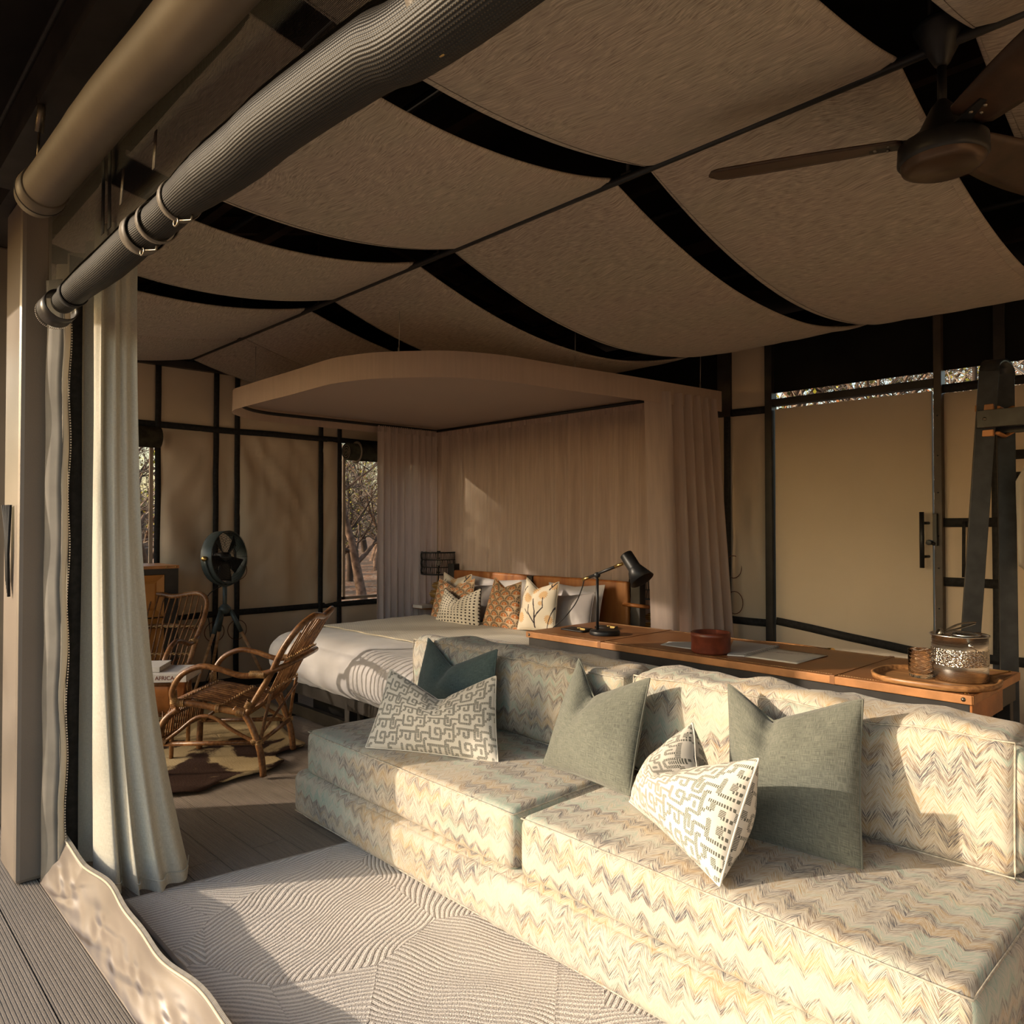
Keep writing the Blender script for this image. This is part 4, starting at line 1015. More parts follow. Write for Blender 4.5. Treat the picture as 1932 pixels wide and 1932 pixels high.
# headboard
hb = thing('headboard', 'tan leather campaign headboard in a black frame behind the pillows', 'headboard', (4.42, 4.42, 0))
HY0, HY1 = 3.41, 5.40
for a, b in ((HY0, 4.375), (4.435, HY1)):
    roundbox('leather_panel', 'headboard_leather', (4.385, a, 0.30), (4.43, b, 1.005), 0.014, 0.004, 0.002, 0.1, hb, a)
MB().box(4.375, 4.375, 0.25, 4.45, 4.435, 1.0).build('divider', 'frame_black', hb, bevel=.003)
for y in (HY0 - 0.105, HY1 + 0.015):
    MB().box(4.40, y, 0.0, 4.47, y + 0.085, 1.06).build('frame_post', 'frame_black', hb, bevel=.005)
MB().box(4.43, HY0, 0.96, 4.46, HY1, 1.0).build('frame_rail', 'frame_black', hb)
for z in (0.84, 0.62):
    MB().tube([(4.383, HY0 + .03, z), (4.388, HY0 - .05, z), (4.40, HY0 - .118, z - .004), (4.46, HY0 - .135, z - .012), (4.50, HY0 - .10, z - .018)], .014, 8, flat=1.0).build('strap', 'leather_dark_seat', hb)
# bed pillows
GB = 'cushions heaped against the headboard'
z0 = 0.64
def bp(name, label, mat, px, T, notch, nu_, xt, seed, uvo=(0, 0), xb=None, size=None, crease=.025, cat='cushion'):
    TL, TR, BR, BL = px
    xb = xb if xb is not None else xt - 0.13
    cushion(name, label, cat, mat, A(*TL, x=xt), A(*TR, x=xt), A(*BR, x=xb), A(*BL, x=xb), T, notch, nu_, crease, group=GB, seed=seed, uvo=uvo, N=26, size=size)
bp('pillow', 'white pillow against the left half of the leather headboard', 'pillow_white', ((890, 1086), (1000, 1094), (1000, 1165), (888, 1160)), .07, .02, .5, 4.34, 1, xb=4.26, crease=.0, cat='pillow')
bp('pillow', 'white pillow at the right end of the leather headboard', 'pillow_white', ((1036, 1099), (1141, 1104), (1128, 1185), (1040, 1185)), .07, .02, .5, 4.30, 2, xb=4.20, crease=.0, cat='pillow')
bp('pillow', 'mid grey satin pillow leaning on the white one beside the desk lamp', 'pillow_grey', ((1048, 1124), (1122, 1118), (1112, 1196), (1040, 1192)), .075, .015, .5, 4.16, 3, xb=4.02, crease=.0, cat='pillow')
bp('pillow', 'grey satin pillow hidden between the dotted and the orange cushion', 'pillow_grey', ((884, 1102), (938, 1104), (930, 1175), (884, 1172)), .07, .01, .5, 4.20, 4, xb=4.08, crease=.0, cat='pillow')
bp('bed_cushion', 'cream botanical cushion peeking over the brown scallop cushion', 'protea_print', ((838, 1080), (890, 1084), (888, 1170), (826, 1168)), .06, .05, .45, 4.22, 5, uvo=(0.0, 0.0), size=(.45, .45))
bp('bed_cushion', 'brown and orange scallop cushion behind the dotted one', 'scallop_print', ((829, 1092), (896, 1092), (888, 1182), (808, 1182)), .06, .075, .5, 4.08, 6, uvo=(.13, .2), size=(.5, .5))
bp('bed_cushion', 'cream cushion with small dark dots, frontmost on the bed', 'dot_print', ((840, 1110), (908, 1110), (905, 1194), (818, 1183)), .07, .095, .48, 3.96, 7, size=(.45, .45), crease=.035)
bp('bed_cushion', 'orange scallop cushion in the middle of the bed', 'scallop_print', ((934, 1090), (984, 1098), (980, 1193), (908, 1184)), .065, .06, .45, 4.02, 8, uvo=(0, 0), size=(.42, .46), crease=.03)
bp('bed_cushion', 'cream protea-print cushion with dark branches beside the desk', 'protea_print', ((994, 1090), (1055, 1098), (1046, 1194), (976, 1187)), .07, .07, .42, 4.00, 9, uvo=(0.0, 0.0), size=(.45, .45), crease=.03)
# canopy
cn = thing('bed_canopy', 'rounded fabric canopy hung on wires above the bed', 'canopy', (3.8, 4.35, 2.3))
CX0, CX1, CY0, CY1 = 2.35, 5.08, 3.36, 5.94
def outline(inset=0.0, r=0.80, n=16):
    x0, x1, y0, y1 = CX0 + inset, CX1 - inset, CY0 + inset, CY1 - inset; r2 = 0.55 - inset; r = r - inset; pts = [(x1, y0)]
    for k in range(9): pts.append((x1 + (x0 + r - x1) * (k + 1) / 10, y0))
    for k in range(n + 1): a = -PI / 2 - k * PI / 2 / n; pts.append((x0 + r + r * math.cos(a), y0 + r + r * math.sin(a)))
    for k in range(6): pts.append((x0, y0 + r + (y1 - y0 - r - r2) * (k + 1) / 7))
    for k in range(n + 1): a = PI - k * PI / 2 / n; pts.append((x0 + r2 + r2 * math.cos(a), y1 - r2 + r2 * math.sin(a)))
    for k in range(10): pts.append((x0 + r2 + (x1 - x0 - r2) * (k + 1) / 10, y1))
    # the side by the door runs slightly outwards
    return [(x, y - 0.115 * (x - CX0) * max(0.0, min(1.0, (4.6 - y) / 1.0))) for x, y in pts]
O = outline(); nO = len(O)
def val(u, v):
    i = min(nO - 1, int(round(u * (nO - 1)))); x, y = O[i]; return (x + 0.004 * nz(i * .5, v), y + 0.004 * nz(i * .5 + 9, v), 2.275 + v * 0.155 + 0.004 * nz(i * 0.3, 2))
MB().grid(val, nO - 1, 4, lambda u, v: (u * 7, v * .15)).build('valance', 'canopy_cloth', cn)
def hemb(u, v):
    i = min(nO - 1, int(round(u * (nO - 1)))); x, y = O[i]; cx, cy = 3.8, 4.36; d = Vector((x - cx, y - cy, 0)).normalized() * (0.004 + .03 * v)
    return (x - d.x * 1, y - d.y * 1, 2.43 - 0.045 * (1 - v) + 0.0)
MB().grid(hemb, nO - 1, 2, lambda u, v: (u * 7, v * .15)).build('valance_fold', 'canopy_cloth', cn)
I = outline(0.035); nI = len(I); c_ = Vector((3.8, 4.36, 0)); cm = MB()
for j in range(11):
    for k, (x, y) in enumerate(I):
        q = c_.lerp(Vector((x, y, 0)), j / 10); cm.v.append((q.x, q.y, 2.372 - 0.020 * (1 - (j / 10) ** 2) + .004 * nz(q.x * 3, q.y * 3)))
for j in range(10):
    for k in range(nI):
        k2 = (k + 1) % nI; cm.f.append((j * nI + k, j * nI + k2, (j + 1) * nI + k2, (j + 1) * nI + k)); cm.sm.append(True)
cm.build('ceiling_cloth', 'canopy_cloth', cn)
J = outline(0.07)
MB().tube([(x, y, 2.335) for x, y in J], 0.013, 10).tube([(4.545, CY0 - .12, 2.335), (4.545, CY1 - .07, 2.335)], 0.013, 10).build('rail', 'black_metal', cn)
for (x, y) in ((2.62, 3.75), (2.5, 5.45), (3.7, 3.3), (4.95, 3.15), (3.2, 4.3), (4.0, 5.7)):
    MB().tube([(x, y, 2.37), (x + .01, y, 2.95)], 0.003, 5).lathe([(0, 0), (0.006, .01), (0.006, .04), (0, .05)], (x, y, 2.44), 8).build('wire', 'wire', cn)
def pleat(p0, p1, n, amp, z0, z1, name, mat, label, spread=1.0, seed=0, ptop=0.6, off=(0, 0)):
    p0, p1 = Vector(p0), Vector(p1); d = (p1 - p0); L = d.length; d.normalize(); s = Vector((-d.y, d.x)); nu = n * 8; nv = 26
    def f(u, v):
        k = v ** 0.8; a = u * n * 2 * PI + 0.9 * nz(u * n * 0.35 + seed, 1.3 + v * .4) * 2.5
        am = amp * (ptop + (1 - ptop) * k) * (0.75 + 0.5 * nz(u * n * 0.5 + seed, 7.0))
        t = u * L * (1 + (spread - 1) * v); q = p0 + d * (t + 0.012 * math.sin(a * 2) * k) + s * (am * math.sin(a)) + Vector(off) * v
        return (q.x, q.y, z1 + (z0 - z1) * v)
    arc = 1.6
    o = MB().grid(f, nu, nv, lambda u, v: (u * L * arc + seed, (1 - v) * (z1 - z0))).build(name, mat)
    tag(o, label, 'curtain')
    # gathered heading
    def hf(u, v):
        a = u * n * 3.4 * 2 * PI; q = p0 + d * (u * L) + s * (0.009 * math.sin(a)) + s * (-0.004)
        return (q.x, q.y, z1 + 0.012 - v * 0.055 + 0.004 * nz(u * 30, v))
    MB().grid(hf, n * 28, 2, lambda u, v: (u * L * 2, v * .06)).build('heading_tape', mat, o)
    return o
pleat((3.86, 5.86), (4.55, 5.86), 9, 0.036, 0.02, 2.32, 'canopy_curtain', 'sheer_dense', 'gathered mauve-beige bed curtain left of the headboard lamp', 1.0, 3)
pleat((4.56, 5.88), (4.56, 3.27), 16, 0.042, 0.02, 2.32, 'canopy_sheer', 'sheer', 'wide translucent sheer curtain hanging behind the leather headboard', 1.0, 8)
rc = [(4.34, 3.22), (4.42, 3.12), (4.47, 3.08), (4.52, 3.15), (4.58, 3.06), (4.63, 3.13), (4.68, 3.05), (4.73, 3.12), (4.78, 3.04), (4.83, 3.11), (4.88, 3.04), (4.93, 3.10), (4.98, 3.03), (5.03, 3.08)]
rb = [(4.28, 3.10), (4.37, 2.96), (4.47, 2.99), (4.53, 3.08), (4.60, 2.97), (4.66, 3.08), (4.71, 2.95), (4.78, 3.05), (4.84, 2.93), (4.90, 3.03), (4.95, 2.91), (5.00, 3.01), (5.06, 2.90), (5.12, 3.0)]
o = curtain_surface(rc, rb, 0.02, 2.36, 'canopy_curtain', 'sheer_dense', nv=40, ns=8, power=1.0)
tag(o, 'tall mauve-beige bed curtain falling beside the canvas door', 'curtain')

# ================================================================ LEATHER DESK
DX0, DX1, DY0, DY1, DZ = 3.25, 3.93, 0.885, 3.30, 0.77
dk = thing('desk', 'long campaign desk with tan leather top standing behind the sofa', 'desk', (3.6, 2.1, 0))
ys = [DY0, 1.42, 2.72, DY1]
for i in range(3):
    a, b = ys[i], ys[i + 1] - 0.002
    MB().box(DX0, a, DZ - .034, DX1, b, DZ).build('leather_top', 'desk_leather', dk, bevel=.005)
    MB().box(DX0 - .004, a, DZ - .036, DX0 + .002, b, DZ - .001).build('edge_band', 'leather_edge', dk, bevel=.003)
MB().box(DX0, DY0 - .004, DZ - .036, DX1, DY0 + .002, DZ - .001).build('edge_band', 'leather_edge', dk, bevel=.003)
for x in (DX0 + .03, DX1 - .03):
    st = MB()
    y = DY0 + .02
    while y < DY1 - .02: st.box(x - .001, y, DZ, x + .001, y + .007, DZ + .0014); y += .011
    st.build('stitching', 'cane_binding', dk, kind='stuff')
for y in ys[1:3]:
    MB().box(DX0 - .005, y - .012, DZ - .036, DX0 - .001, y + .010, DZ + .001).box(DX0 - .004, y - .012, DZ, DX1, y + .010, DZ + .0025).build('seam_strip', 'desk_leather', dk, bevel=.001)
MB().box(DX0 + .012, DY0 + .012, DZ - .125, DX1 - .012, DY1 - .012, DZ - .037).build('apron', 'frame_black', dk, bevel=.003)
MB().box(DX0 + .012, DY0 + .004, DZ - .125, DX1 - .25, DY0 + .013, DZ - .039).build('end_panel', 'leather_dark_seat', dk, bevel=.002)
for x in (DX0 + .02, DX1 - .07):
    for y in (DY0 + .02, 2.07, DY1 - .07): MB().box(x, y, 0, x + .05, y + .05, DZ - .12).build('leg', 'frame_black', dk, bevel=.003)
MB().box(DX0 + .03, DY0 + .04, .12, DX0 + .06, DY1 - .04, .16).build('stretcher', 'frame_black', dk)
for (x, y) in ((DX0 - .004, DY0 + .03), (DX0 - .004, DY1 - .03)):
    MB().lathe([(0, .006), (.005, .005), (.008, .001), (.009, 0)], (x, y, DZ - .018), 12, (-1, 0, 0)).build('stud', 'gunmetal', dk)
for (x, y) in ((DX0 + .03, DY0 + .03), (DX1 - .03, DY0 + .03), (DX1 - .03, DY0 + .20)):
    MB().lathe([(.009, 0), (.008, .002), (.004, .005), (0, .006)], (x, y, DZ), 12).build('stud', 'brass', dk)
T = MB(); T.beam((DX1 - .03, DY0 + .03, DZ + .002), (DX1 - .10, DY0 + .22, DZ + .002), .006, .002).beam((DX1 - .03, DY0 + .03, DZ + .002), (DX0 + .35, DY0 + .09, DZ + .002), .005, .002)
T.build('corner_brace', 'brass', dk)
# ---- things on the desk
bw = A(1341, 1231, z=DZ); 
bowl = MB().lathe([(0, 0.0), (.090, 0.0), (.096, .006), (.098, .012), (.098, .080), (.100, .083), (.100, .103), (.094, .106), (.089, .103), (.088, .012), (0, .010)], bw, 48).build('leather_bowl', 'leather_bowl')
tag(bowl, 'round oxblood leather pot standing on the desk papers', 'pot')
def sheet(name, label, mat, corners, z, cat='paper', th=0.0012, grp=None):
    P4 = [A(px, py, z=z) for px, py in corners]; m = MB()
    def f(u, v): p = P4[0].lerp(P4[1], u).lerp(P4[3].lerp(P4[2], u), v); return Vector((p.x, p.y, z + 0.004 * u * v * v + .001))
    o = m.grid(f, 8, 8).build(name, mat, solid=th); tag(o, label, cat, grp); return o, f
s1, f1 = sheet('paper_sheet', 'grey sheet of paper lying left of the round leather pot', 'paper_grey', ((1246, 1217), (1262, 1211), (1330, 1212), (1318, 1227)), DZ)
s2, f2 = sheet('map_sheet', 'creamy printed sheet on the desk between notebook and tray', 'paper', ((1380, 1236), (1440, 1220), (1562, 1238), (1503, 1253)), DZ)
pr_ = MB()
for k in range(5):
    p = f2(.62 + .03 * k, .30 + .06 * k); pr_.box(p.x, p.y - .05, p.z + .0012, p.x + .0012, p.y + .03 - rnd(0, .05), p.z + .0016)
p = f2(.8, .7); pr_.box(p.x, p.y - .03, p.z + .0012, p.x + .002, p.y + .02, p.z + .0016)
pr_.build('printed_lines', 'letter_brown', s2, kind='stuff')
nbk = thing('notebook', 'spiral-bound notebook open beside the round leather pot', 'notebook', A(1420, 1225, z=DZ))
c4 = [A(1372, 1236, z=DZ + .005), A(1405, 1238, z=DZ + .005), A(1470, 1220, z=DZ + .005), A(1384, 1209, z=DZ + .005)]
MB().prism([(c.x, c.y) for c in c4], .006, DZ + .002).build('pages', 'paper_grey', nbk)
sp = MB(); a_, b_ = c4[1], c4[2]
dd = (b_ - a_).normalized()
hx_ = []
n_ = 17
for k in range(n_ * 10 + 1):
    t = k / (n_ * 10); q = a_.lerp(b_, t); an = k / 10 * 2 * PI; sN = Vector((-dd.y, dd.x, 0)); hx_.append(q + sN * (.007 * math.cos(an)) + Vector((0, 0, .006 + .007 * math.sin(an))))
sp.tube(hx_, .0013, 5).build('spiral_wire', 'steel', nbk)
# black cards and keys
for i, (cs, lab) in enumerate(((((1058, 1187), (1100, 1193), (1118, 1188), (1078, 1183)), 'black leather card folder left of the desk lamp base'), (((1122, 1183), (1160, 1189), (1166, 1184), (1132, 1180)), 'black leather card folder behind the desk lamp'))):
    o, ff = sheet('card_folder', lab, 'black_metal', cs, DZ + .004, 'folder', .008, 'card folders on the desk')
    q = ff(.6, .5)
    MB().tube([q + Vector((.010 * math.cos(a), .014 * math.sin(a), .010)) for a in [k * PI / 6 for k in range(12)]], .0025, 6, closed=True).box(q.x - .004, q.y - .05, q.z + .006, q.x + .004, q.y - .014, q.z + .010).build('clasp', 'brass', o)
# desk lamp
lb = A(1141, 1197, z=DZ); lamp = thing('desk_lamp', 'matte black jointed desk lamp with brass fittings, at the bed end of the desk', 'lamp', lb)
MB().lathe([(0, 0), (.088, 0), (.090, .004), (.090, .020), (.086, .026), (0, .026)], lb, 40).build('base', 'black_metal', lamp)
top = A(1127, 1083, x=lb.x); 
PL = Vector((lb.x - .02, lb.y + .04, 0))
pt = A(1127, 1085, x=PL.x); pb_ = Vector((pt.x, pt.y, DZ + .02))
MB().tube([pb_, pt + Vector((0, 0, 0))], .0085, 12).build('pole', 'black_metal', lamp)
MB().lathe([(0, -.014), (.016, -.014), (.018, -.008), (.018, .008), (.016, .014), (0, .014)], pt, 16, (1, .7, 0)).build('joint', 'black_metal', lamp)
a0 = A(1102, 1093, x=pt.x); a1 = A(1176, 1063, x=pt.x)
MB().tube([a0.lerp(a1, .12), a1.lerp(a0, .10)], .0085, 12).build('arm', 'black_metal', lamp)
MB().tube([a0 - (a1 - a0) * .04, a0.lerp(a1, .14)], .0098, 12).build('brass_fitting', 'brass', lamp)
MB().tube([a0.lerp(a1, .80), a0.lerp(a1, .98)], .0095, 12).build('brass_fitting', 'brass', lamp)
MB().tube([pt, pt + Vector((0, -.02, -.03))], .003, 8).build('wing_screw', 'brass', lamp)
ha = A(1181, 1046, x=pt.x); hb_ = A(1212, 1095, x=pt.x); hd_ = (hb_ - ha); HL = hd_.length
MB().lathe([(0, 0), (.036, .0), (.038, .006), (.038, HL * .52), (.040, HL * .54), (.072, HL * 1.0), (.070, HL * 1.0), (.036, HL * .56), (0, HL * .5)], ha, 32, hd_).build('lamp_shade', 'black_metal', lamp)
MB().tube(bez([a0, A(1098, 1110, x=pt.x), A(1085, 1140, x=pt.x + .02), A(1062, 1168, x=pt.x + .04), A(1044, 1184, x=pt.x + .05), A(1040, 1192, x=pt.x + .06)], 8), .0035, 6).build('cord', 'strap_black', lamp)
# tray, tumbler, ice bucket
tc = A(1764, 1286, z=DZ); tray = thing('tray', 'oval dark wood tray at the near end of the desk', 'tray', tc)
def trayring(r0, z): return [(tc.x + (.205 - r0) * math.copysign(abs(math.cos(a)) ** .8, math.cos(a)), tc.y + (.235 - r0) * math.copysign(abs(math.sin(a)) ** .8, math.sin(a)), DZ + z) for a in [k * 2 * PI / 56 for k in range(56)]]
m = MB(); rings = [trayring(.03, .002), trayring(.004, .006), trayring(0, .026), trayring(.006, .029), trayring(.014, .026), trayring(.020, .010)]
for r in rings: m.v += r
nn = 56
for j in range(len(rings) - 1):
    for k in range(nn): m.f.append((j * nn + k, j * nn + (k + 1) % nn, (j + 1) * nn + (k + 1) % nn, (j + 1) * nn + k)); m.sm.append(True)
m.f.append(tuple(range((len(rings) - 1) * nn, len(rings) * nn))); m.sm.append(False); m.f.append(tuple(reversed(range(nn)))); m.sm.append(False)
m.build('tray_dish', 'tray_wood', tray)
g0 = A(1738, 1277, z=DZ + .012)
tumbler = MB().lathe([(0, 0), (.040, 0), (.045, .004), (.048, .030), (.050, .115), (.0485, .1165), (.047, .115), (.044, .03), (.040, .018), (0, .016)], g0, 48, uvs=True).build('tumbler', 'tumbler_glass')
tag(tumbler, 'cut glass tumbler on the tray beside the ice bucket', 'glass')
b0 = A(1811, 1281, z=DZ + .012); bk = thing('ice_bucket', 'hammered steel ice bucket with bail handle on the tray', 'bucket', b0)
MB().lathe([(0, 0), (.100, 0), (.104, .003), (.104, .064)], b0, 64).lathe([(.104, .130), (.104, .178), (.110, .181), (.111, .185), (.106, .187), (.101, .184), (.099, .03), (0, .028)], b0, 64).build('bucket_body', 'steel', bk)
MB().lathe([(.104, .064), (.1055, .066), (.1055, .128), (.104, .130)], b0, 96).build('hammered_band', 'steel_hammered', bk)
cdir = Vector((-.80, -.60, 0)).normalized(); side = Vector((-cdir.y, cdir.x, 0))
piv = b0 + cdir * .108 + Vector((0, 0, .152))
MB().lathe([(.010, 0), (.009, .004), (.004, .008), (0, .009)], piv, 14, cdir).build('rivet', 'steel', bk)
piv2 = b0 - cdir * .108 + Vector((0, 0, .152))
hpts = []
for k in range(25):
    a = PI * k / 24; out = math.sin(a) * .145
    hpts.append(b0 + cdir * (.112 * math.cos(a)) + Vector((0, 0, .152)) + (Vector((.725, -.688, 0)) * .82 + Vector((0, 0, -.60))) * (out if True else 0) * .78 + side * 0)
MB().tube(hpts, [.006] * 25, 8, flat=0.35).build('bail_handle', 'steel', bk)
ms = MB()
MB().lathe([(0, 0), (.05, .0), (.055, .006), (.045, .012), (0, .016)], b0 + Vector((.01, -.02, .178)), 24).build('lid', 'steel', bk)
tg = thing('ice_tongs', 'dark steel ice tongs lying across the top of the ice bucket', 'tongs', b0 + Vector((0, 0, .2)))
p0_ = b0 + Vector((-.05, .05, .192)); p1_ = b0 + Vector((.05, -.045, .235))
MB().tube(bez([p0_, p0_.lerp(p1_, .5) + Vector((0, 0, .012)), p1_], 6), .010, 8, flat=.35).build('arm', 'gunmetal', tg)
MB().tube(bez([p0_ + Vector((.03, .01, -.004)), p0_.lerp(p1_, .55) + Vector((.02, 0, -.006)), p1_ + Vector((0, 0, -.006))], 6), .010, 8, flat=.35).build('arm', 'gunmetal', tg)
MB().lathe([(0, 0), (.016, .002), (.020, .014), (.012, .020)], p0_ + Vector((0, 0, -.006)), 14, (-.5, .5, .4)).build('jaw', 'gunmetal', tg)
# ================================================================ RATTAN ARMCHAIR (local: +Y forward)
def rattan_chair(label):
    t = thing('rattan_armchair', label, 'armchair', (0, 0, 0), 'rattan armchairs on the cowhide')
    R = 'rattan'; W2 = 0.26
    for s in (-1, 1):
        x = s * W2
        MB().tube(bez([(x, .30, 0), (x, .295, .14), (x, .29, .24), (x, .255, .315), (x * .96, .19, .37)], 6), .019, 10).build('leg', R, t)
        MB().tube(bez([(x * .98, -.30, 0), (x * .98, -.285, .12), (x * .98, -.255, .22), (x * .97, -.20, .33), (x * .96, -.13, .375)], 6), .019, 10).build('leg', R, t)
        MB().tube(bez([(x, .20, .395), (x * 1.04, .215, .47), (x * 1.07, .16, .565), (x * 1.08, .05, .615), (x * 1.08, -.06, .600), (x * 1.06, -.18, .565), (x * 1.04, -.30, .575), (x * .98, -.40, .61), (x * .60, -.47, .645), (0, -.49, .655)], 8), .0165, 10).build('arm', R, t)
        MB().tube(bez([(x * .96, .23, .405), (x * .96, .10, .400), (x * .96, -.05, .372), (x * .96, -.20, .345)], 6), .019, 10).build('seat_rail', R, t)
        MB().tube(bez([(x * .99, .29, .17), (x * .99, .18, .25), (x * .99, .08, .325), (x * .99, -.02, .325), (x * .99, -.12, .26), (x * .98, -.27, .18)], 6), .011, 8).build('arch_brace', R, t)
        MB().tube([(x * .99, .29, .175), (x * .98, -.28, .19)], .013, 8).build('stretcher', R, t)
        MB().tube(bez([(x * .95, -.28, .19), (x * .9, -.30, .32), (x * .85, -.33, .46)], 5), .010, 8).build('rear_brace', R, t)
        MB().tube([(x * .98, -.27, .21), (-x * .55, -.36, .44)], .008, 8).build('rear_brace', R, t)
        bd = MB()
        def coil(c, ax, n, r, step=.006, rr=.0028):
            ax = Vector(ax).normalized(); c = Vector(c); e1 = Vector((0, 0, 1)) - ax * ax.z
            if e1.length < .1: e1 = Vector((1, 0, 0)) - ax * ax.x
            e1.normalize(); e2 = ax.cross(e1); bd.tube([c + ax * ((k / 8) * step - n * step / 2) + e1 * (r * math.cos(k / 8 * 2 * PI)) + e2 * (r * math.sin(k / 8 * 2 * PI)) for k in range(n * 8 + 1)], rr, 5)
        coil((x, .292, .19), (0, 0, 1), 5, .022); coil((x, .212, .44), (0, .1, 1), 12, .020); coil((x * .96, .17, .405), (0, 1, 0), 7, .023)
        coil((x * .96, -.04, .375), (0, 1, .1), 4, .023); coil((x * .96, -.17, .352), (0, 1, .2), 8, .023); coil((x * .98, -.275, .19), (0, .2, 1), 4, .022)
        coil((x * .97, -.215, .40), (0, -.5, 1), 7, .020); coil((x * 1.04, -.27, .570), (0, 1, 0), 14, .019)
        coil((x * .99, .26, .19), (0, 1, .6), 5, .018); coil((x * .985, -.25, .195), (0, 1, -.4), 5, .018)
        bd.build('cane_binding', 'cane_binding', t, kind='stuff')
    # back hoop
    hp_ = [(-.248, -.20, .345), (-.252, -.26, .44), (-.262, -.345, .58), (-.285, -.42, .72), (-.275, -.50, .83), (-.20, -.555, .885), (-.10, -.565, .88), (0, -.56, .865), (.10, -.565, .88), (.20, -.555, .885), (.275, -.50, .83), (.285, -.42, .72), (.262, -.345, .58), (.252, -.26, .44), (.248, -.20, .345)]
    HP = bez(hp_, 7); MB().tube(HP, .0185, 12).build('back_hoop', R, t)
    # seat and back rods: one bundle of canes sweeping from the front edge up to the hoop
    NR = 12
    for k in range(NR):
        u = (k + .5) / NR * 2 - 1; xb = u * .225; xt = u * .262
        at_ = abs(u); ztop = .862 + .02 * math.sin(at_ * PI) - max(0, at_ - .72) ** 1.6 * .9; ytop = -.56 + max(0, at_ - .7) * .25
        j = lambda a: a + rnd(-.003, .003)
        MB().tube(bez([(j(xb), .245, .385), (j(xb), .225, .412), (j(xb), .13, .425), (j(xb), 0, .402), (j(xb), -.12, .372), (j(xb * .98), -.20, .36), (j(xb * .97), -.275, .40)], 4), .0068, 6).build('seat_rod', R, t)
        MB().tube(bez([(j(xb * .9), -.215, .352), (j(xb * .93), -.29, .42), (j(xb * 1.0), -.375, .58), (j(xt), -.455, .72), (j(xt), ytop + .004, ztop)], 4), .0056, 6).build('back_rod', R, t)
    tw = MB()
    for y, z in ((.16, .432), (-.06, .396)):
        tw.tube([(x_ * .01, y + .006 * math.sin(x_ * .9), z + .005 * math.cos(x_ * .9)) for x_ in range(-23, 24)], .0035, 5)
        tw.tube([(x_ * .01, y + .006 * math.sin(x_ * .9 + PI), z + .005 * math.cos(x_ * .9 + PI)) for x_ in range(-23, 24)], .0035, 5)
    for z, y, w in ((.655, -.43, 27), (.47, -.325, 25)):
        for ph in (0, PI): tw.tube([(x_ * .01, y + .008 * math.sin(x_ * .9 + ph), z + .006 * math.cos(x_ * .9 + ph)) for x_ in range(-w, w + 1)], .004, 5)
    tw.build('cane_weaving', 'cane_binding', t, kind='stuff')
    # front lattice
    MB().tube([(-.25, .285, .20), (.25, .285, .20)], .011, 8).tube([(-.25, .27, .31), (.25, .27, .31)], .009, 8).tube([(-.24, .225, .385), (.24, .225, .385)], .015, 8).tube([(-.25, -.28, .19), (.25, -.28, .19)], .012, 8).tube([(-.24, -.20, .345), (.24, -.20, .345)], .014, 8).build('cross_bars', R, t)
    lt = MB()
    for k in range(17):
        x = -.23 + k * .46 / 16; lt.tube([(x, .285, .20), (x, .272, .305), (x, .235, .385)], .0042, 5)
    lt.build('front_lattice', R, t)
    return t
ch = rattan_chair('nearer rattan armchair, side-on with its tall raked back towards the bed')
ch2 = copy_tree(ch, (1.70, 5.50, 0.014), math.radians(137), 'farther rattan armchair whose rounded rod back stands before the tripod fan', 'rattan armchairs on the cowhide')
ch.location = (1.885, 4.425, 0.014); ch.rotation_euler = (0, 0, math.radians(44.4))
# ================================================================ BOOK STAND with leather sling
bs = thing('magazine_stand', 'low rattan stand with a tan leather sling between the armchairs', 'stand', (1.60, 4.96, 0))
bx, by = 1.60, 4.96; ang = math.radians(-38); ca, sa = math.cos(ang), math.sin(ang)
def L(a, b, z): return Vector((bx + a * ca - b * sa, by + a * sa + b * ca, z))
for s in (-1, 1):
    for t_ in (-1, 1): MB().tube([L(s * .19, t_ * .15, .014), L(s * .20, t_ * .16, .48)], .013, 8).build('leg', 'rattan', bs)
    MB().tube([L(-.20, s * .16, .46), L(.20, s * .16, .46)], .012, 8).tube([L(-.19, s * .15, .16), L(.19, s * .15, .16)], .011, 8).tube([L(-.19, s * .15, .20), L(.19, s * .15, .20)], .009, 8).tube([L(s * .19, -.15, .18), L(s * .19, .15, .18)], .010, 8).build('rail', 'rattan', bs)
for k in range(12): MB().tube([L(-.17 + k * .031, -.15, .18), L(-.17 + k * .031, -.152, .30)], .0045, 6).build('lattice_rod', 'rattan', bs)
def sl(u, v):
    a = -.18 + u * .36; b = -.162 + v * .324; d = .20 * (1 - (2 * v - 1) ** 4); return L(a, b, .470 - d + .018 * nz(a * 9, b * 9) * (1 if .05 < v < .95 else 0) - .02 * abs(nz(a * 14 + b * 8, 1)) * d * 5)
MB().grid(sl, 24, 24).build('leather_sling', 'leather_dark_seat', bs, solid=.004)
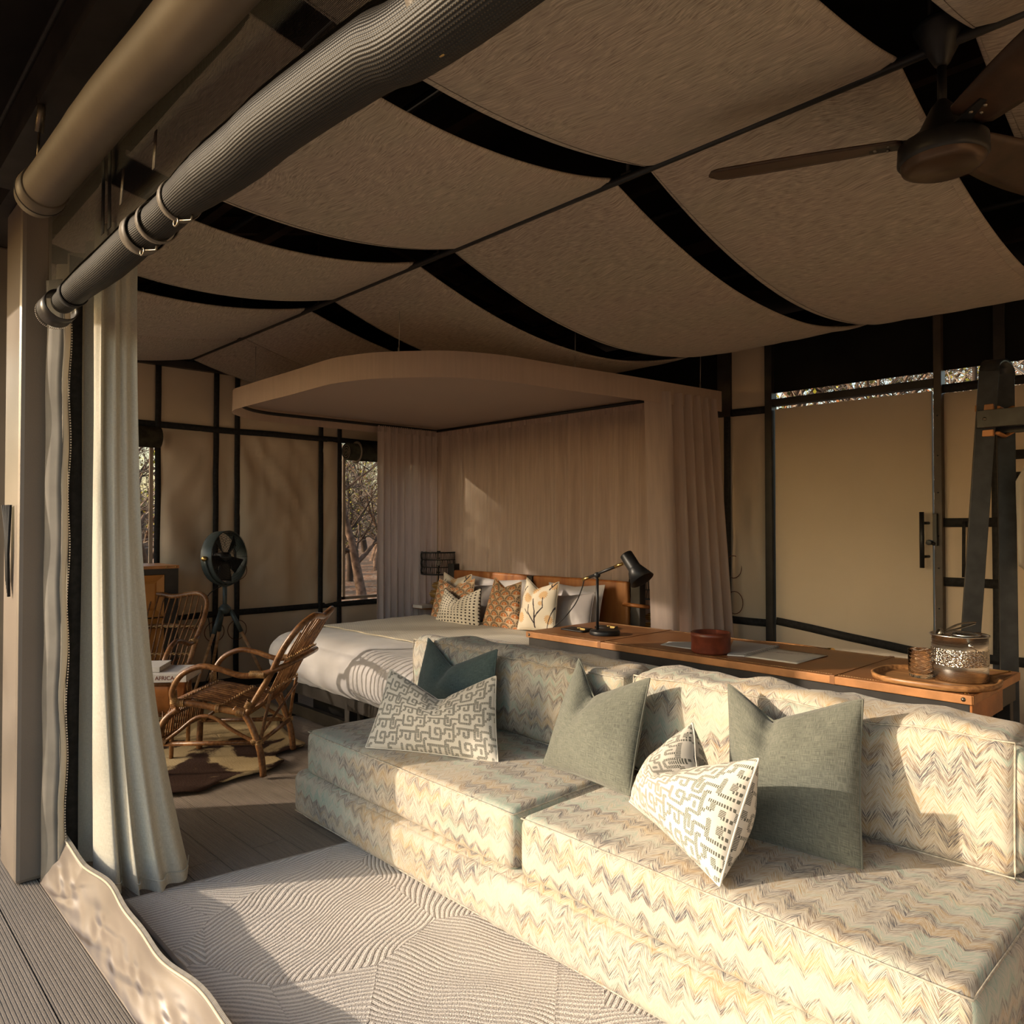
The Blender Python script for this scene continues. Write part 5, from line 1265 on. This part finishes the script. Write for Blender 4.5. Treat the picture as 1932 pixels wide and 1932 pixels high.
def book(label, cx, cy, z, w, d, h, rot, cover, text=None):
    b = thing('book', label, 'book', (cx, cy, z), 'coffee-table books on the stand')
    c2, s2_ = math.cos(rot), math.sin(rot)
    def Q(a, e, zz): return (cx + a * c2 - e * s2_, cy + a * s2_ + e * c2, z + zz)
    ax, ay = (c2, s2_, 0), (-s2_, c2, 0)
    MB().obox(Q(0, 0, h / 2), ax, ay, (0, 0, 1), w / 2 - .004, d / 2 - .003, h / 2 - .002).build('pages', 'page_edges', b)
    MB().obox(Q(0, 0, .0012), ax, ay, (0, 0, 1), w / 2, d / 2, .0012).obox(Q(0, 0, h - .0012), ax, ay, (0, 0, 1), w / 2, d / 2, .0012).obox(Q(0, -d / 2, h / 2), ax, ay, (0, 0, 1), w / 2, .0018, h / 2).build('cover', cover, b, bevel=.001)
    if text:
        fc = bpy.data.curves.new('lettering', 'FONT'); fc.body = text; fc.size = h * .66; fc.extrude = .0004; fc.align_x = 'CENTER'; fc.align_y = 'CENTER'; fc.offset = .0003
        tmp = bpy.data.objects.new('lettering_curve', fc); COL.objects.link(tmp); bpy.context.view_layer.update()
        lm = bpy.data.meshes.new_from_object(tmp.evaluated_get(bpy.context.evaluated_depsgraph_get())); bpy.data.objects.remove(tmp, do_unlink=True)
        fo = bpy.data.objects.new('lettering', lm); fo.data.materials.clear(); COL.objects.link(fo); fo.parent = b; fo.data.materials.append(MT['letter_brown'])
        fo.location = Vector(Q(w / 2 - .125, -d / 2 - .0024, h / 2)) - Vector((cx, cy, z)); fo.rotation_euler = (PI / 2, 0, rot)
    return b
plain('cover_white', (0.60, 0.56, 0.52), 0.5, 0.35, var=.08, scale=20)
rot = math.radians(-38)
ctr = L(.06, -.02, 0)
book('thick white-spined book lettered AFRICA, lower one on the stand', ctr.x, ctr.y, .474, .44, .30, .050, rot, 'cover_white', 'AFRICA')
b2 = L(-.05, 0.0, 0)
book('thinner pale book lying on top of the lettered book', b2.x, b2.y, .526, .30, .24, .030, rot + .05, 'cover_white')
# small brown dust-jacket edge
# ================================================================ TRIPOD FAN
fx, fy = 2.52, 6.02; fn_ = thing('tripod_fan', 'round grey metal fan on wooden tripod legs at the canvas wall', 'fan', (fx, fy, 0))
FN = Vector((.46, -.88, .06)).normalized(); fcn = Vector((fx, fy, 1.155)); FR = .215
e1 = Vector((0, 0, 1)) - FN * FN.z; e1.normalize(); e2 = FN.cross(e1)
MB().lathe([(FR, -.055), (FR, .045), (FR - .006, .05), (FR - .008, .045), (FR - .008, -.055)], fcn, 48, FN).build('housing', 'fan_metal', fn_)
gr = MB()
for zz_ in (.050, -.056):
    for r in [FR * k / 11 for k in range(2, 12)]:
        gr.tube([fcn + FN * (zz_ + .012 * (1 - r / FR)) + e1 * (r * math.cos(a)) + e2 * (r * math.sin(a)) for a in [k * PI / 16 for k in range(32)]], .0011, 4, closed=True)
    for k in range(12):
        a = k * PI / 6; gr.tube([fcn + FN * (zz_ + .012) + (e1 * math.cos(a) + e2 * math.sin(a)) * .03, fcn + FN * zz_ + (e1 * math.cos(a) + e2 * math.sin(a)) * FR], .0013, 4)
gr.build('wire_guard', 'black_metal', fn_, kind='stuff')
for k in range(5):
    a = k * 2 * PI / 5 + .5; d = e1 * math.cos(a) + e2 * math.sin(a); n2 = FN.cross(d)
    def bl(u, v): r = .03 + v * .155; w = .05 + .07 * v; return fcn + d * r + n2 * ((u - .5) * w) + FN * ((u - .5) * .05)
    MB().grid(bl, 5, 6).build('blade', 'black_metal', fn_, solid=.002)
MB().lathe([(0, -.09), (.04, -.09), (.045, -.02), (.04, .03), (0, .035)], fcn, 20, FN).build('motor', 'black_metal', fn_)
MB().lathe([(0, -.02), (.018, -.02), (.020, .01), (.012, .02), (0, .02)], fcn - e2 * (FR + .02), 16, e2).lathe([(0, -.02), (.018, -.02), (.020, .01), (.012, .02), (0, .02)], fcn + e2 * (FR + .02), 16, e2).build('pivot_knob', 'brass', fn_)
MB().tube([(fx, fy, .72), (fx, fy, .93)], .017, 12).build('pole', 'fan_metal', fn_)
MB().tube([fcn + e2 * (FR + .012) * math.cos(a) - e1 * (FR + .012) * math.sin(a) for a in [k * PI / 16 for k in range(17)]], .009, 8).build('yoke', 'fan_metal', fn_)
MB().lathe([(.018, -.02), (.05, 0), (.05, .03), (.02, .06)], (fx, fy, .72), 16).build('tripod_head', 'fan_metal', fn_)
for a in (-.55, 1.55, 3.64):
    ft = Vector((fx + .40 * math.cos(a), fy + .36 * math.sin(a), .0)); hp0 = Vector((fx + .045 * math.cos(a), fy + .045 * math.sin(a), .73))
    lg = MB().tube([ft, hp0.lerp(ft, .2)], [.011, .014], 8).build('leg', 'light_wood', fn_)
    MB().tube([hp0, hp0.lerp(ft, .24)], .019, 8).build('leg_socket', 'fan_metal', lg)
    MB().tube([ft, ft.lerp(hp0, .04)], .016, 8).build('rubber_foot', 'rubber', lg)
MB().tube(bez([fcn - e1 * .2 - e2 * .06, (fx - .14, fy, .85), (fx - .12, fy, .6), (fx - .1, fy + .02, .3), (fx - .2, fy + .05, .02)], 6), .004, 6).build('power_cord', 'strap_black', fn_)
# ================================================================ LEATHER CABINET
cb = thing('drawer_cabinet', 'black cabinet with tan leather drawers against the canvas wall', 'cabinet', (1.7, 6.2, 0))
cx0, cx1, cy0, cy1 = 1.22, 2.14, 5.98, 6.42
MB().box(cx0, cy0 + .02, .06, cx1, cy1, 1.085).build('carcass', 'frame_black', cb, bevel=.004)
MB().box(cx0 - .005, cy0 - .005, 1.085, cx1 + .006, cy1, 1.11).build('top', 'leather_edge', cb, bevel=.004)
MB().box(cx1 - .10, cy0 - .002, .06, cx1, cy0 + .02, 1.085).box(cx0, cy0 - .002, .06, cx0 + .10, cy0 + .02, 1.085).box(cx0 + .10, cy0 - .002, 1.045, cx1 - .10, cy0 + .02, 1.085).build('face_frame', 'frame_black', cb)
for k in range(3):
    z1_ = 1.04 - k * .325; z0_ = z1_ - .315; x0_, x1_ = cx0 + .105, cx1 - .105; m = MB(); f = .05
    o_ = [(x0_, z0_), (x1_, z0_), (x1_, z1_), (x0_, z1_)]; i_ = [(x0_ + f, z0_ + f), (x1_ - f, z0_ + f), (x1_ - f, z1_ - f), (x0_ + f, z1_ - f)]; i2 = [(x0_ + f * 1.3, z0_ + f * 1.3), (x1_ - f * 1.3, z0_ + f * 1.3), (x1_ - f * 1.3, z1_ - f * 1.3), (x0_ + f * 1.3, z1_ - f * 1.3)]
    for q in range(4):
        r = (q + 1) % 4
        m.quad((o_[q][0], cy0 - .006, o_[q][1]), (o_[r][0], cy0 - .006, o_[r][1]), (i_[r][0], cy0 + .010, i_[r][1]), (i_[q][0], cy0 + .010, i_[q][1]))
        m.quad((o_[q][0], cy0 + .012, o_[q][1]), (o_[r][0], cy0 + .012, o_[r][1]), (o_[r][0], cy0 - .006, o_[r][1]), (o_[q][0], cy0 - .006, o_[q][1]))
        m.quad((i_[q][0], cy0 + .010, i_[q][1]), (i_[r][0], cy0 + .010, i_[r][1]), (i2[r][0], cy0 + .004, i2[r][1]), (i2[q][0], cy0 + .004, i2[q][1]))
    m.quad(*[(p[0], cy0 + .004, p[1]) for p in i2]); dw = m.build('drawer', 'cabinet_leather', cb)
    MB().tube([(1.60, cy0 - .006, z0_ + .16), (1.62, cy0 - .03, z0_ + .15), (1.72, cy0 - .03, z0_ + .15), (1.74, cy0 - .006, z0_ + .16)], .006, 8).build('handle', 'brass', dw)
for x in (2.05, 2.12): MB().lathe([(.006, 0), (.005, .004), (0, .005)], (x, cy0 - .005, 1.098), 8, (0, -1, 0)).build('stud', 'brass', cb)
for x in (cx0 + .05, cx1 - .05):
    for y in (cy0 + .06, cy1 - .05): MB().box(x - .02, y - .02, 0, x + .02, y + .02, .06).build('foot', 'frame_black', cb)
# ================================================================ BEDSIDE TABLES AND LAMPS
def bedside(label, x, y, h, llabel, lz, seed):
    n = thing('bedside_table', label, 'table', (x, y, 0))
    MB().lathe([(0, h - .025), (.24, h - .025), (.25, h - .02), (.25, h - .004), (.245, h), (0, h)], (x, y, 0), 40).build('table_top', 'desk_leather', n)
    for k in range(4):
        a = PI / 4 + k * PI / 2; MB().tube([(x + .17 * math.cos(a), y + .17 * math.sin(a), 0), (x + .20 * math.cos(a), y + .20 * math.sin(a), h - .02)], .012, 8).build('leg', 'frame_black', n)
    y0t = y; l = thing('bedside_lamp', llabel, 'lamp', (x, y, h), 'black wicker lamps beside the bed')
    MB().lathe([(0, 0), (.07, 0), (.085, .02), (.07, .045), (.03, .055), (.075, .075), (.09, .105), (.07, .135), (.025, .145), (.055, .16), (.065, .185), (.045, .21), (.012, .22)], (x, y, h), 28).build('turned_base', 'gourd_wood', l)
    MB().tube([(x, y, h + .21), (x, y, lz + .02)], .006, 8).build('stem', 'black_metal', l)
    R0 = .165; H0 = .21; sh = MB()
    for zz2 in (0, .005, .07, .14, H0 - .005, H0):
        sh.tube([(x + R0 * math.cos(a), y + R0 * math.sin(a), lz - H0 / 2 + zz2) for a in [k * PI / 20 for k in range(40)]], .0045, 5, closed=True)
    sh.build('shade_ring', 'black_metal', l)
    wv = MB(); random.seed(seed)
    for row in range(3):
        za = lz - H0 / 2 + row * .07
        for k in range(64):
            a = k * 2 * PI / 64; b = a + rnd(-.04, .06); wv.tube([(x + R0 * math.cos(a), y + R0 * math.sin(a), za + .002), (x + (R0 + .004) * math.cos((a + b) / 2), y + (R0 + .004) * math.sin((a + b) / 2), za + .035), (x + R0 * math.cos(b), y + R0 * math.sin(b), za + .068)], .0034, 4)
    wv.build('wicker_strands', 'black_metal', l, kind='stuff')
    MB().lathe([(0, -.03), (.022, -.02), (.028, 0), (.02, .025), (0, .035)], (x, y, lz), 14).build('bulb', 'page_edges', l)
bedside('round leather-topped bedside table left of the bed', 4.46, 5.72, .66, 'black wicker drum lamp left of the bed by the gathered curtain', 1.055, 3)
bedside('round bedside table half hidden behind the tall bed curtain', 4.62, 3.36, .56, 'black wicker drum lamp on gourd base partly behind the tall bed curtain', .985, 4)
q = A(795, 1146, z=.662); tag(MB().box(q.x - .06, q.y - .09, .662, q.x + .06, q.y + .05, .69).build('bedside_book', 'cover_white', bevel=.002), 'small white book on the left bedside table', 'book')
# ================================================================ DESK CHAIR behind the desk
dc = thing('desk_chair', 'low-backed campaign chair with brass-tipped rail behind the desk', 'chair', (4.25, 2.05, 0))
pa = A(1400, 1211, x=4.32); pb2 = A(1568, 1229, x=4.12); pm_ = pa.lerp(pb2, .5) + Vector((.05, 0, 0))
MB().tube(bez([pa, pm_, pb2], 8), .015, 10).build('top_rail', 'tray_wood', dc)
dv = (pb2 - pm_).normalized(); MB().tube([pb2 - dv * .02, pb2 + dv * .012], .020, 12).build('brass_tip', 'brass', dc)
def cbk(u, v): p = bez([pa, pm_, pb2], 8)[int(round(u * 16))]; return p + Vector((0.0, 0, -.01 - v * .20))
MB().grid(cbk, 16, 4).build('backrest', 'leather_dark_seat', dc, solid=.006)
xs0, xs1, ya_, yb_ = 4.02, 4.36, pb2.y + .03, pa.y - .03
MB().box(xs0, ya_, .43, xs1, yb_, .46).build('seat', 'leather_dark_seat', dc, bevel=.01)
for x in (xs0 + .01, xs1 - .02):
    for y in (ya_ + .01, yb_ - .01): MB().tube([(x, y, 0), (x, y, .45)], .014, 8).build('leg', 'tray_wood', dc)
MB().tube([(xs1 - .02, yb_ - .01, .44), pa], .012, 8).tube([(xs0 + .08, ya_ + .01, .44), pb2], .012, 8).build('back_post', 'tray_wood', dc)
# ================================================================ CLOTHES RACK and robe
rk = thing('clothes_rack', 'black wooden A-frame clothes rack with leather ties by the door', 'rack', (4.25, 1.0, 0))
RXp = 4.25
def RP(px, py, dx=0): return A(px, py, x=RXp + dx)
def flatbar(p, q, w, t, name, mat, par, nrm=(-.9, -.4, 0)):
    p, q = Vector(p), Vector(q); d = (q - p).normalized(); n = Vector(nrm); n = (n - d * n.dot(d)).normalized(); s = d.cross(n)
    return MB().obox((p + q) / 2, d, s, n, (q - p).length / 2, w / 2, t / 2).build(name, mat, par, bevel=.002)
lt_ = RP(1866, 700); lb_ = RP(1832, 1190); dn = (lb_ - lt_).normalized(); low = lt_ + dn * ((lt_.z) / -dn.z)
flatbar(lt_, low, .085, .022, 'leg', 'black_wood', rk)
r0_ = RP(1896, 705, .14); r1_ = RP(1904, 1240, .14); dn2 = (r1_ - r0_).normalized(); low2 = r0_ + dn2 * (r0_.z / -dn2.z)
flatbar(r0_, low2, .078, .022, 'leg', 'black_wood', rk)
arch = bez([lt_ + Vector((0, 0, -.02)), lt_ + Vector((.01, -.002, .03)), lt_.lerp(r0_, .5) + Vector((0, 0, .055)), r0_ + Vector((-.01, .002, .03)), r0_ + Vector((0, 0, -.02))], 6)
nv_ = Vector((-.4, .9, 0)).normalized()
am = MB(); n0 = len(am.v)
for p_ in arch:
    for sgn in (-1, 1): am.v.append(tuple(p_ + nv_ * .042 * sgn))
for k in range(len(arch) - 1): am.f.append((2 * k, 2 * k + 1, 2 * k + 3, 2 * k + 2)); am.sm.append(True)
am.build('bent_top', 'black_wood', rk, solid=.02)
c0_ = A(1844, 792, x=RXp - .04); c1_ = c0_ + Vector((.02, -1.25, 0))
flatbar(c0_, c1_, .085, .03, 'crossbar', 'black_wood', rk, (-1, 0, 0))
flatbar(c0_ + Vector((.16, -.02, -.03)), c1_ + Vector((.16, 0, -.03)), .06, .03, 'crossbar', 'black_wood', rk, (-1, 0, 0))
MB().lathe([(0.009, 0), (.008, .003), (0, .004)], c0_ + Vector((-.016, -.035, 0)), 12, (-1, 0, 0)).build('bolt', 'gunmetal', rk)
for py in (770, 818):
    q = RP(1858, py); s_ = MB(); s_.obox(q + Vector((0, 0, 0)), (0, 1, 0), (1, 0, 0), (0, 0, 1), .040, .015, .016); s_.tube([q + Vector((.01, -.05, 0)), q + Vector((.10, -.06, -.01)), q + Vector((.13, -.09, .01))], .016, 8, flat=.5)
    s_.build('leather_tie', 'leather_edge', rk, bevel=.006)
far = c1_ + Vector((0, .05, 0))
flatbar(far + Vector((.02, -.02, .08)), Vector((far.x, far.y - .1, 0)), .085, .022, 'leg', 'black_wood', rk); flatbar(far + Vector((.16, -.02, .08)), Vector((far.x + .3, far.y - .02, 0)), .078, .022, 'leg', 'black_wood', rk)
hk = A(1931, 815, x=RXp); robe_y = hk.y - .15
hg = tag(MB().grid(lambda u, v: (RXp + .02 + .035 * math.sin(u * 22 + v) * (.3 + v) - .06 * math.sin(u * PI), robe_y + (.5 - u) * (.16 + .22 * min(1, v * 3)), 1.86 - v * .64 - .05 * abs(u - .5) * (1 - v) - .02 * math.sin(u * 9) * v), 40, 24, lambda u, v: (u, v)).build('hanging_robe', 'cotton_grey', solid=.006), 'grey cotton robe hanging from the clothes rack', 'robe')
MB().tube([(RXp, robe_y, 1.83), (RXp, robe_y, 1.97), (RXp + .01, robe_y, 2.00), (RXp + .03, robe_y, 1.97)], .003, 6).build('hanger_hook', 'gunmetal', hg)
# cord bundle hanging on the canvas near the rack
# ================================================================ CEILING FAN
FXc, FYc = 2.38, .71; cf_ = thing('ceiling_fan', 'dark ceiling fan with timber blades hanging from the ridge', 'fan', (FXc, FYc, 2.5))
MB().lathe([(0, 2.862), (.070, 2.862), (.074, 2.855), (.070, 2.845), (.020, 2.745), (.012, 2.738), (0, 2.738)], (FXc, FYc, 0), 36).build('ceiling_cone', 'black_metal', cf_)
MB().tube([(FXc, FYc, 2.60), (FXc, FYc, 2.75)], .0125, 14).build('rod', 'black_metal', cf_)
MB().lathe([(.014, 2.64), (.03, 2.62), (.062, 2.555), (.098, 2.525), (.116, 2.515), (.118, 2.47), (.112, 2.462), (.105, 2.460)], (FXc, FYc, 0), 48).build('motor_housing', 'black_metal', cf_)
MB().lathe([(.110, 2.462), (.106, 2.448), (.085, 2.438), (0, 2.434)], (FXc, FYc, 0), 48).build('bottom_cap', 'fan_cap', cf_)
for dg in (112, 231, 345):
    a = math.radians(dg); d = Vector((math.cos(a), math.sin(a), 0)); n2 = Vector((-d.y, d.x, 0)); tilt = math.radians(-14)
    def bl(u, v):
        r = .105 + v * .555; w = .060 + .032 * math.sin(min(1, v * 1.25) * PI * .6); w *= (1 - max(0, (v - .90) / .10) ** 2) ** .5 if v > .90 else 1
        s = (u - .5) * 2 * w * (.72 if v < .02 else 1); return Vector((FXc, FYc, 2.535 + .012 * v)) + d * r + n2 * s * math.cos(tilt) + Vector((0, 0, s * math.sin(tilt)))
    b = MB().grid(bl, 6, 30).build('blade', 'fan_blade_wood', cf_, solid=.006)
    MB().beam(Vector((FXc, FYc, 2.53)) + d * .08, Vector((FXc, FYc, 2.538)) + d * .19, .05, .006).build('blade_iron', 'black_metal', b)
    for (rr, ss) in ((.14, .015), (.14, -.015), (.175, 0)):
        MB().lathe([(0.006, 0), (.005, .003), (0, .004)], Vector((FXc, FYc, 2.530)) + d * rr + n2 * ss, 8, (0, 0, -1)).build('screw', 'gunmetal', b)
# ================================================================ WOODLAND
random.seed(21)
gr_ = MB()
def hz(x, y): return -.35 + .10 * nz(x * .1, y * .1)
gr_.grid(lambda u, v: (-60 + 140 * u, -50 + 140 * v, hz(-60 + 140 * u, -50 + 140 * v)), 60, 60)
g_ = gr_.build('ground', 'leaf_litter'); g_['kind'] = 'structure'
def tree_mesh(seed, h, spread, n1, twigs, r0):
    random.seed(seed); T = MB(); B = MB(); tips = []
    def limb(p, d, L, r, lvl):
        pts = [p]; q = p.copy(); dd = d.normalized(); n = 6 if lvl < 2 else 4
        for k in range(n):
            dd = (dd + Vector((rnd(-1, 1), rnd(-1, 1), rnd(-.5, .8))) * (.22 + .08 * lvl)).normalized(); q = q + dd * (L / n); pts.append(q.copy())
        rs = [r * (1 - .75 * k / n) for k in range(n + 1)]
        (T if lvl < 2 else B).tube(pts, rs, 7 if lvl == 0 else (5 if lvl == 1 else 3), cap=False)
        if lvl < 3:
            cnt = [n1, 6, twigs][lvl]
            for k in range(cnt):
                i = random.randint(1 if lvl else 2, n); a = rnd(0, 2 * PI); s = Vector((math.cos(a), math.sin(a), rnd(-.1, .7)))
                limb(pts[i], (dd * .4 + s).normalized(), L * rnd(.45, .7), rs[i] * .62, lvl + 1)
        else: tips.append(pts[-1])
    limb(Vector((0, 0, -.2)), Vector((rnd(-.2, .2), rnd(-.2, .2), 1)), h, r0, 0)
    return T, B, tips
variants = []
def make_tree(seed, label, h, n1, twigs, r0, leaf, nl, loc):
    T, B, tips = tree_mesh(seed, h, 1, n1, twigs, r0)
    t = thing('woodland_tree', label, 'tree', (0, 0, 0), 'bare woodland trees around the tent')
    T.build('trunk', 'bark' if seed % 2 else 'twig_dark', t); B.build('branches', 'twig' if seed % 3 else 'twig_dark', t, kind='stuff')
    if nl:
        Lm = MB()
        for k in range(nl):
            c = random.choice(tips) + Vector((rnd(-.3, .3), rnd(-.3, .3), rnd(-.3, .3))); kk = 1.8 if nl > 5000 else 1.0; a = Vector((rnd(-1, 1), rnd(-1, 1), rnd(-1, 1))).normalized() * .035 * kk; b = a.cross(Vector((rnd(-1, 1), rnd(-1, 1), 1))).normalized() * .02 * kk
            Lm.quad(c - a, c - b, c + a, c + b)
        Lm.build('leaves', leaf, t, kind='stuff')
    t.location = loc; variants.append(t); return t
def wp(px, dist, z=-.35):
    d = _ray(px, 990); d.z = 0; d.normalize(); return Vector((d.x * dist, d.y * dist, z))
GL = 'bare grey tree standing in the woodland outside the tent'
def big(seed, label, px, dist, h, n1=8, tw=5, r0=.11, leaf='leaf_olive', nl=500):
    return make_tree(seed, label, h, n1, tw, r0, leaf, nl, wp(px, dist))
big(3, 'dark-trunked tree seen through the canvas window beside the bed curtain', 688, 17.5, 3.4, 9, 6, .13, 'leaf_olive', 700)
big(4, GL, 660, 24, 3.8, 9, 5, .12, 'leaf_dry', 500)
big(5, GL, 710, 29, 4.2, 9, 5, .12, 'leaf_yellow', 300)
big(7, GL, 270, 12, 3.2, 9, 6, .10, 'leaf_yellow', 700)
spots = [(640, 22, .9), (675, 32, 1.2), (700, 38, 1.5), (725, 21, 1.0), (655, 45, 1.7), (690, 50, 1.9), (720, 34, 1.4), (262, 18, 1.1), (280, 22, 1.2), (290, 28, 1.4), (255, 30, 1.5), (800, 30, 1.4), (900, 26, 1.4),
         (1400, 15, 1.2), (1470, 12, 1.1), (1530, 15, 1.2), (1590, 11.5, 1.1), (1650, 14, 1.2), (1710, 11, 1.1), (1770, 13.5, 1.2), (1830, 10.5, 1.1), (1890, 12.5, 1.2), (1930, 10.5, 1.1), (1560, 20, 1.6), (1680, 20, 1.6), (1800, 19, 1.6), (1900, 18, 1.5), (1450, 22, 1.6), (1500, 9.5, 1.0), (1740, 9, 1.0)]
random.seed(5)
for i, (px, dist, sc) in enumerate(spots):
    src = variants[i % 4]; c = copy_tree(src, wp(px, dist), rnd(0, 6.28), GL, 'bare woodland trees around the tent'); c.scale = (sc, sc, sc)
lt = make_tree(12, 'unseen leafy tree added on the sunny side to block sun', 3.0, 9, 6, .12, 'leaf_olive', 9000, (0, 0, 0))
nS = Vector((.576, .817, 0)); bS = Vector((.72, 5.2, 0)); sS = Vector((-.817, .576, 0))  # out-of-view leafy trees, added to stop sun entering the far window
lt.location = bS + sS * 6.0 + nS * 3.25 + Vector((0, 0, -.2))
lt2 = copy_tree(lt, bS + sS * 11 + nS * 2.9 + Vector((0, 0, -.2)), 2.0, 'second unseen leafy tree added on the sunny side to block sun', 'bare woodland trees around the tent'); lt2.scale = (1.3, 1.3, 1.3)
lt3 = copy_tree(lt, bS + sS * 9.5 + nS * 3.5 + Vector((0, 0, -.2)), 4.0, 'third unseen leafy tree added on the sunny side to block sun', 'bare woodland trees around the tent'); lt3.scale = (1.2, 1.2, 1.2)
# sunny-side trees whose crowns dapple the far bay; widest-set ones added to block sun
for (d, off, sc) in ((8.0, .1, 1.05), (9.5, 1.3, 1.1), (11, -.5, 1.25), (12, 2.6, 1.5), (14, 1.2, 1.6), (16, 3.6, 1.8), (18, 2.2, 1.9)):
    n = Vector((.576, .817, 0)); b = Vector((.72, 5.2, 0)); s_ = Vector((-.817, .576, 0))
    c = copy_tree(variants[0], b + s_ * d + n * off + Vector((0, 0, -.35)), rnd(0, 6), GL, 'bare woodland trees around the tent'); c.scale = (sc, sc, sc)
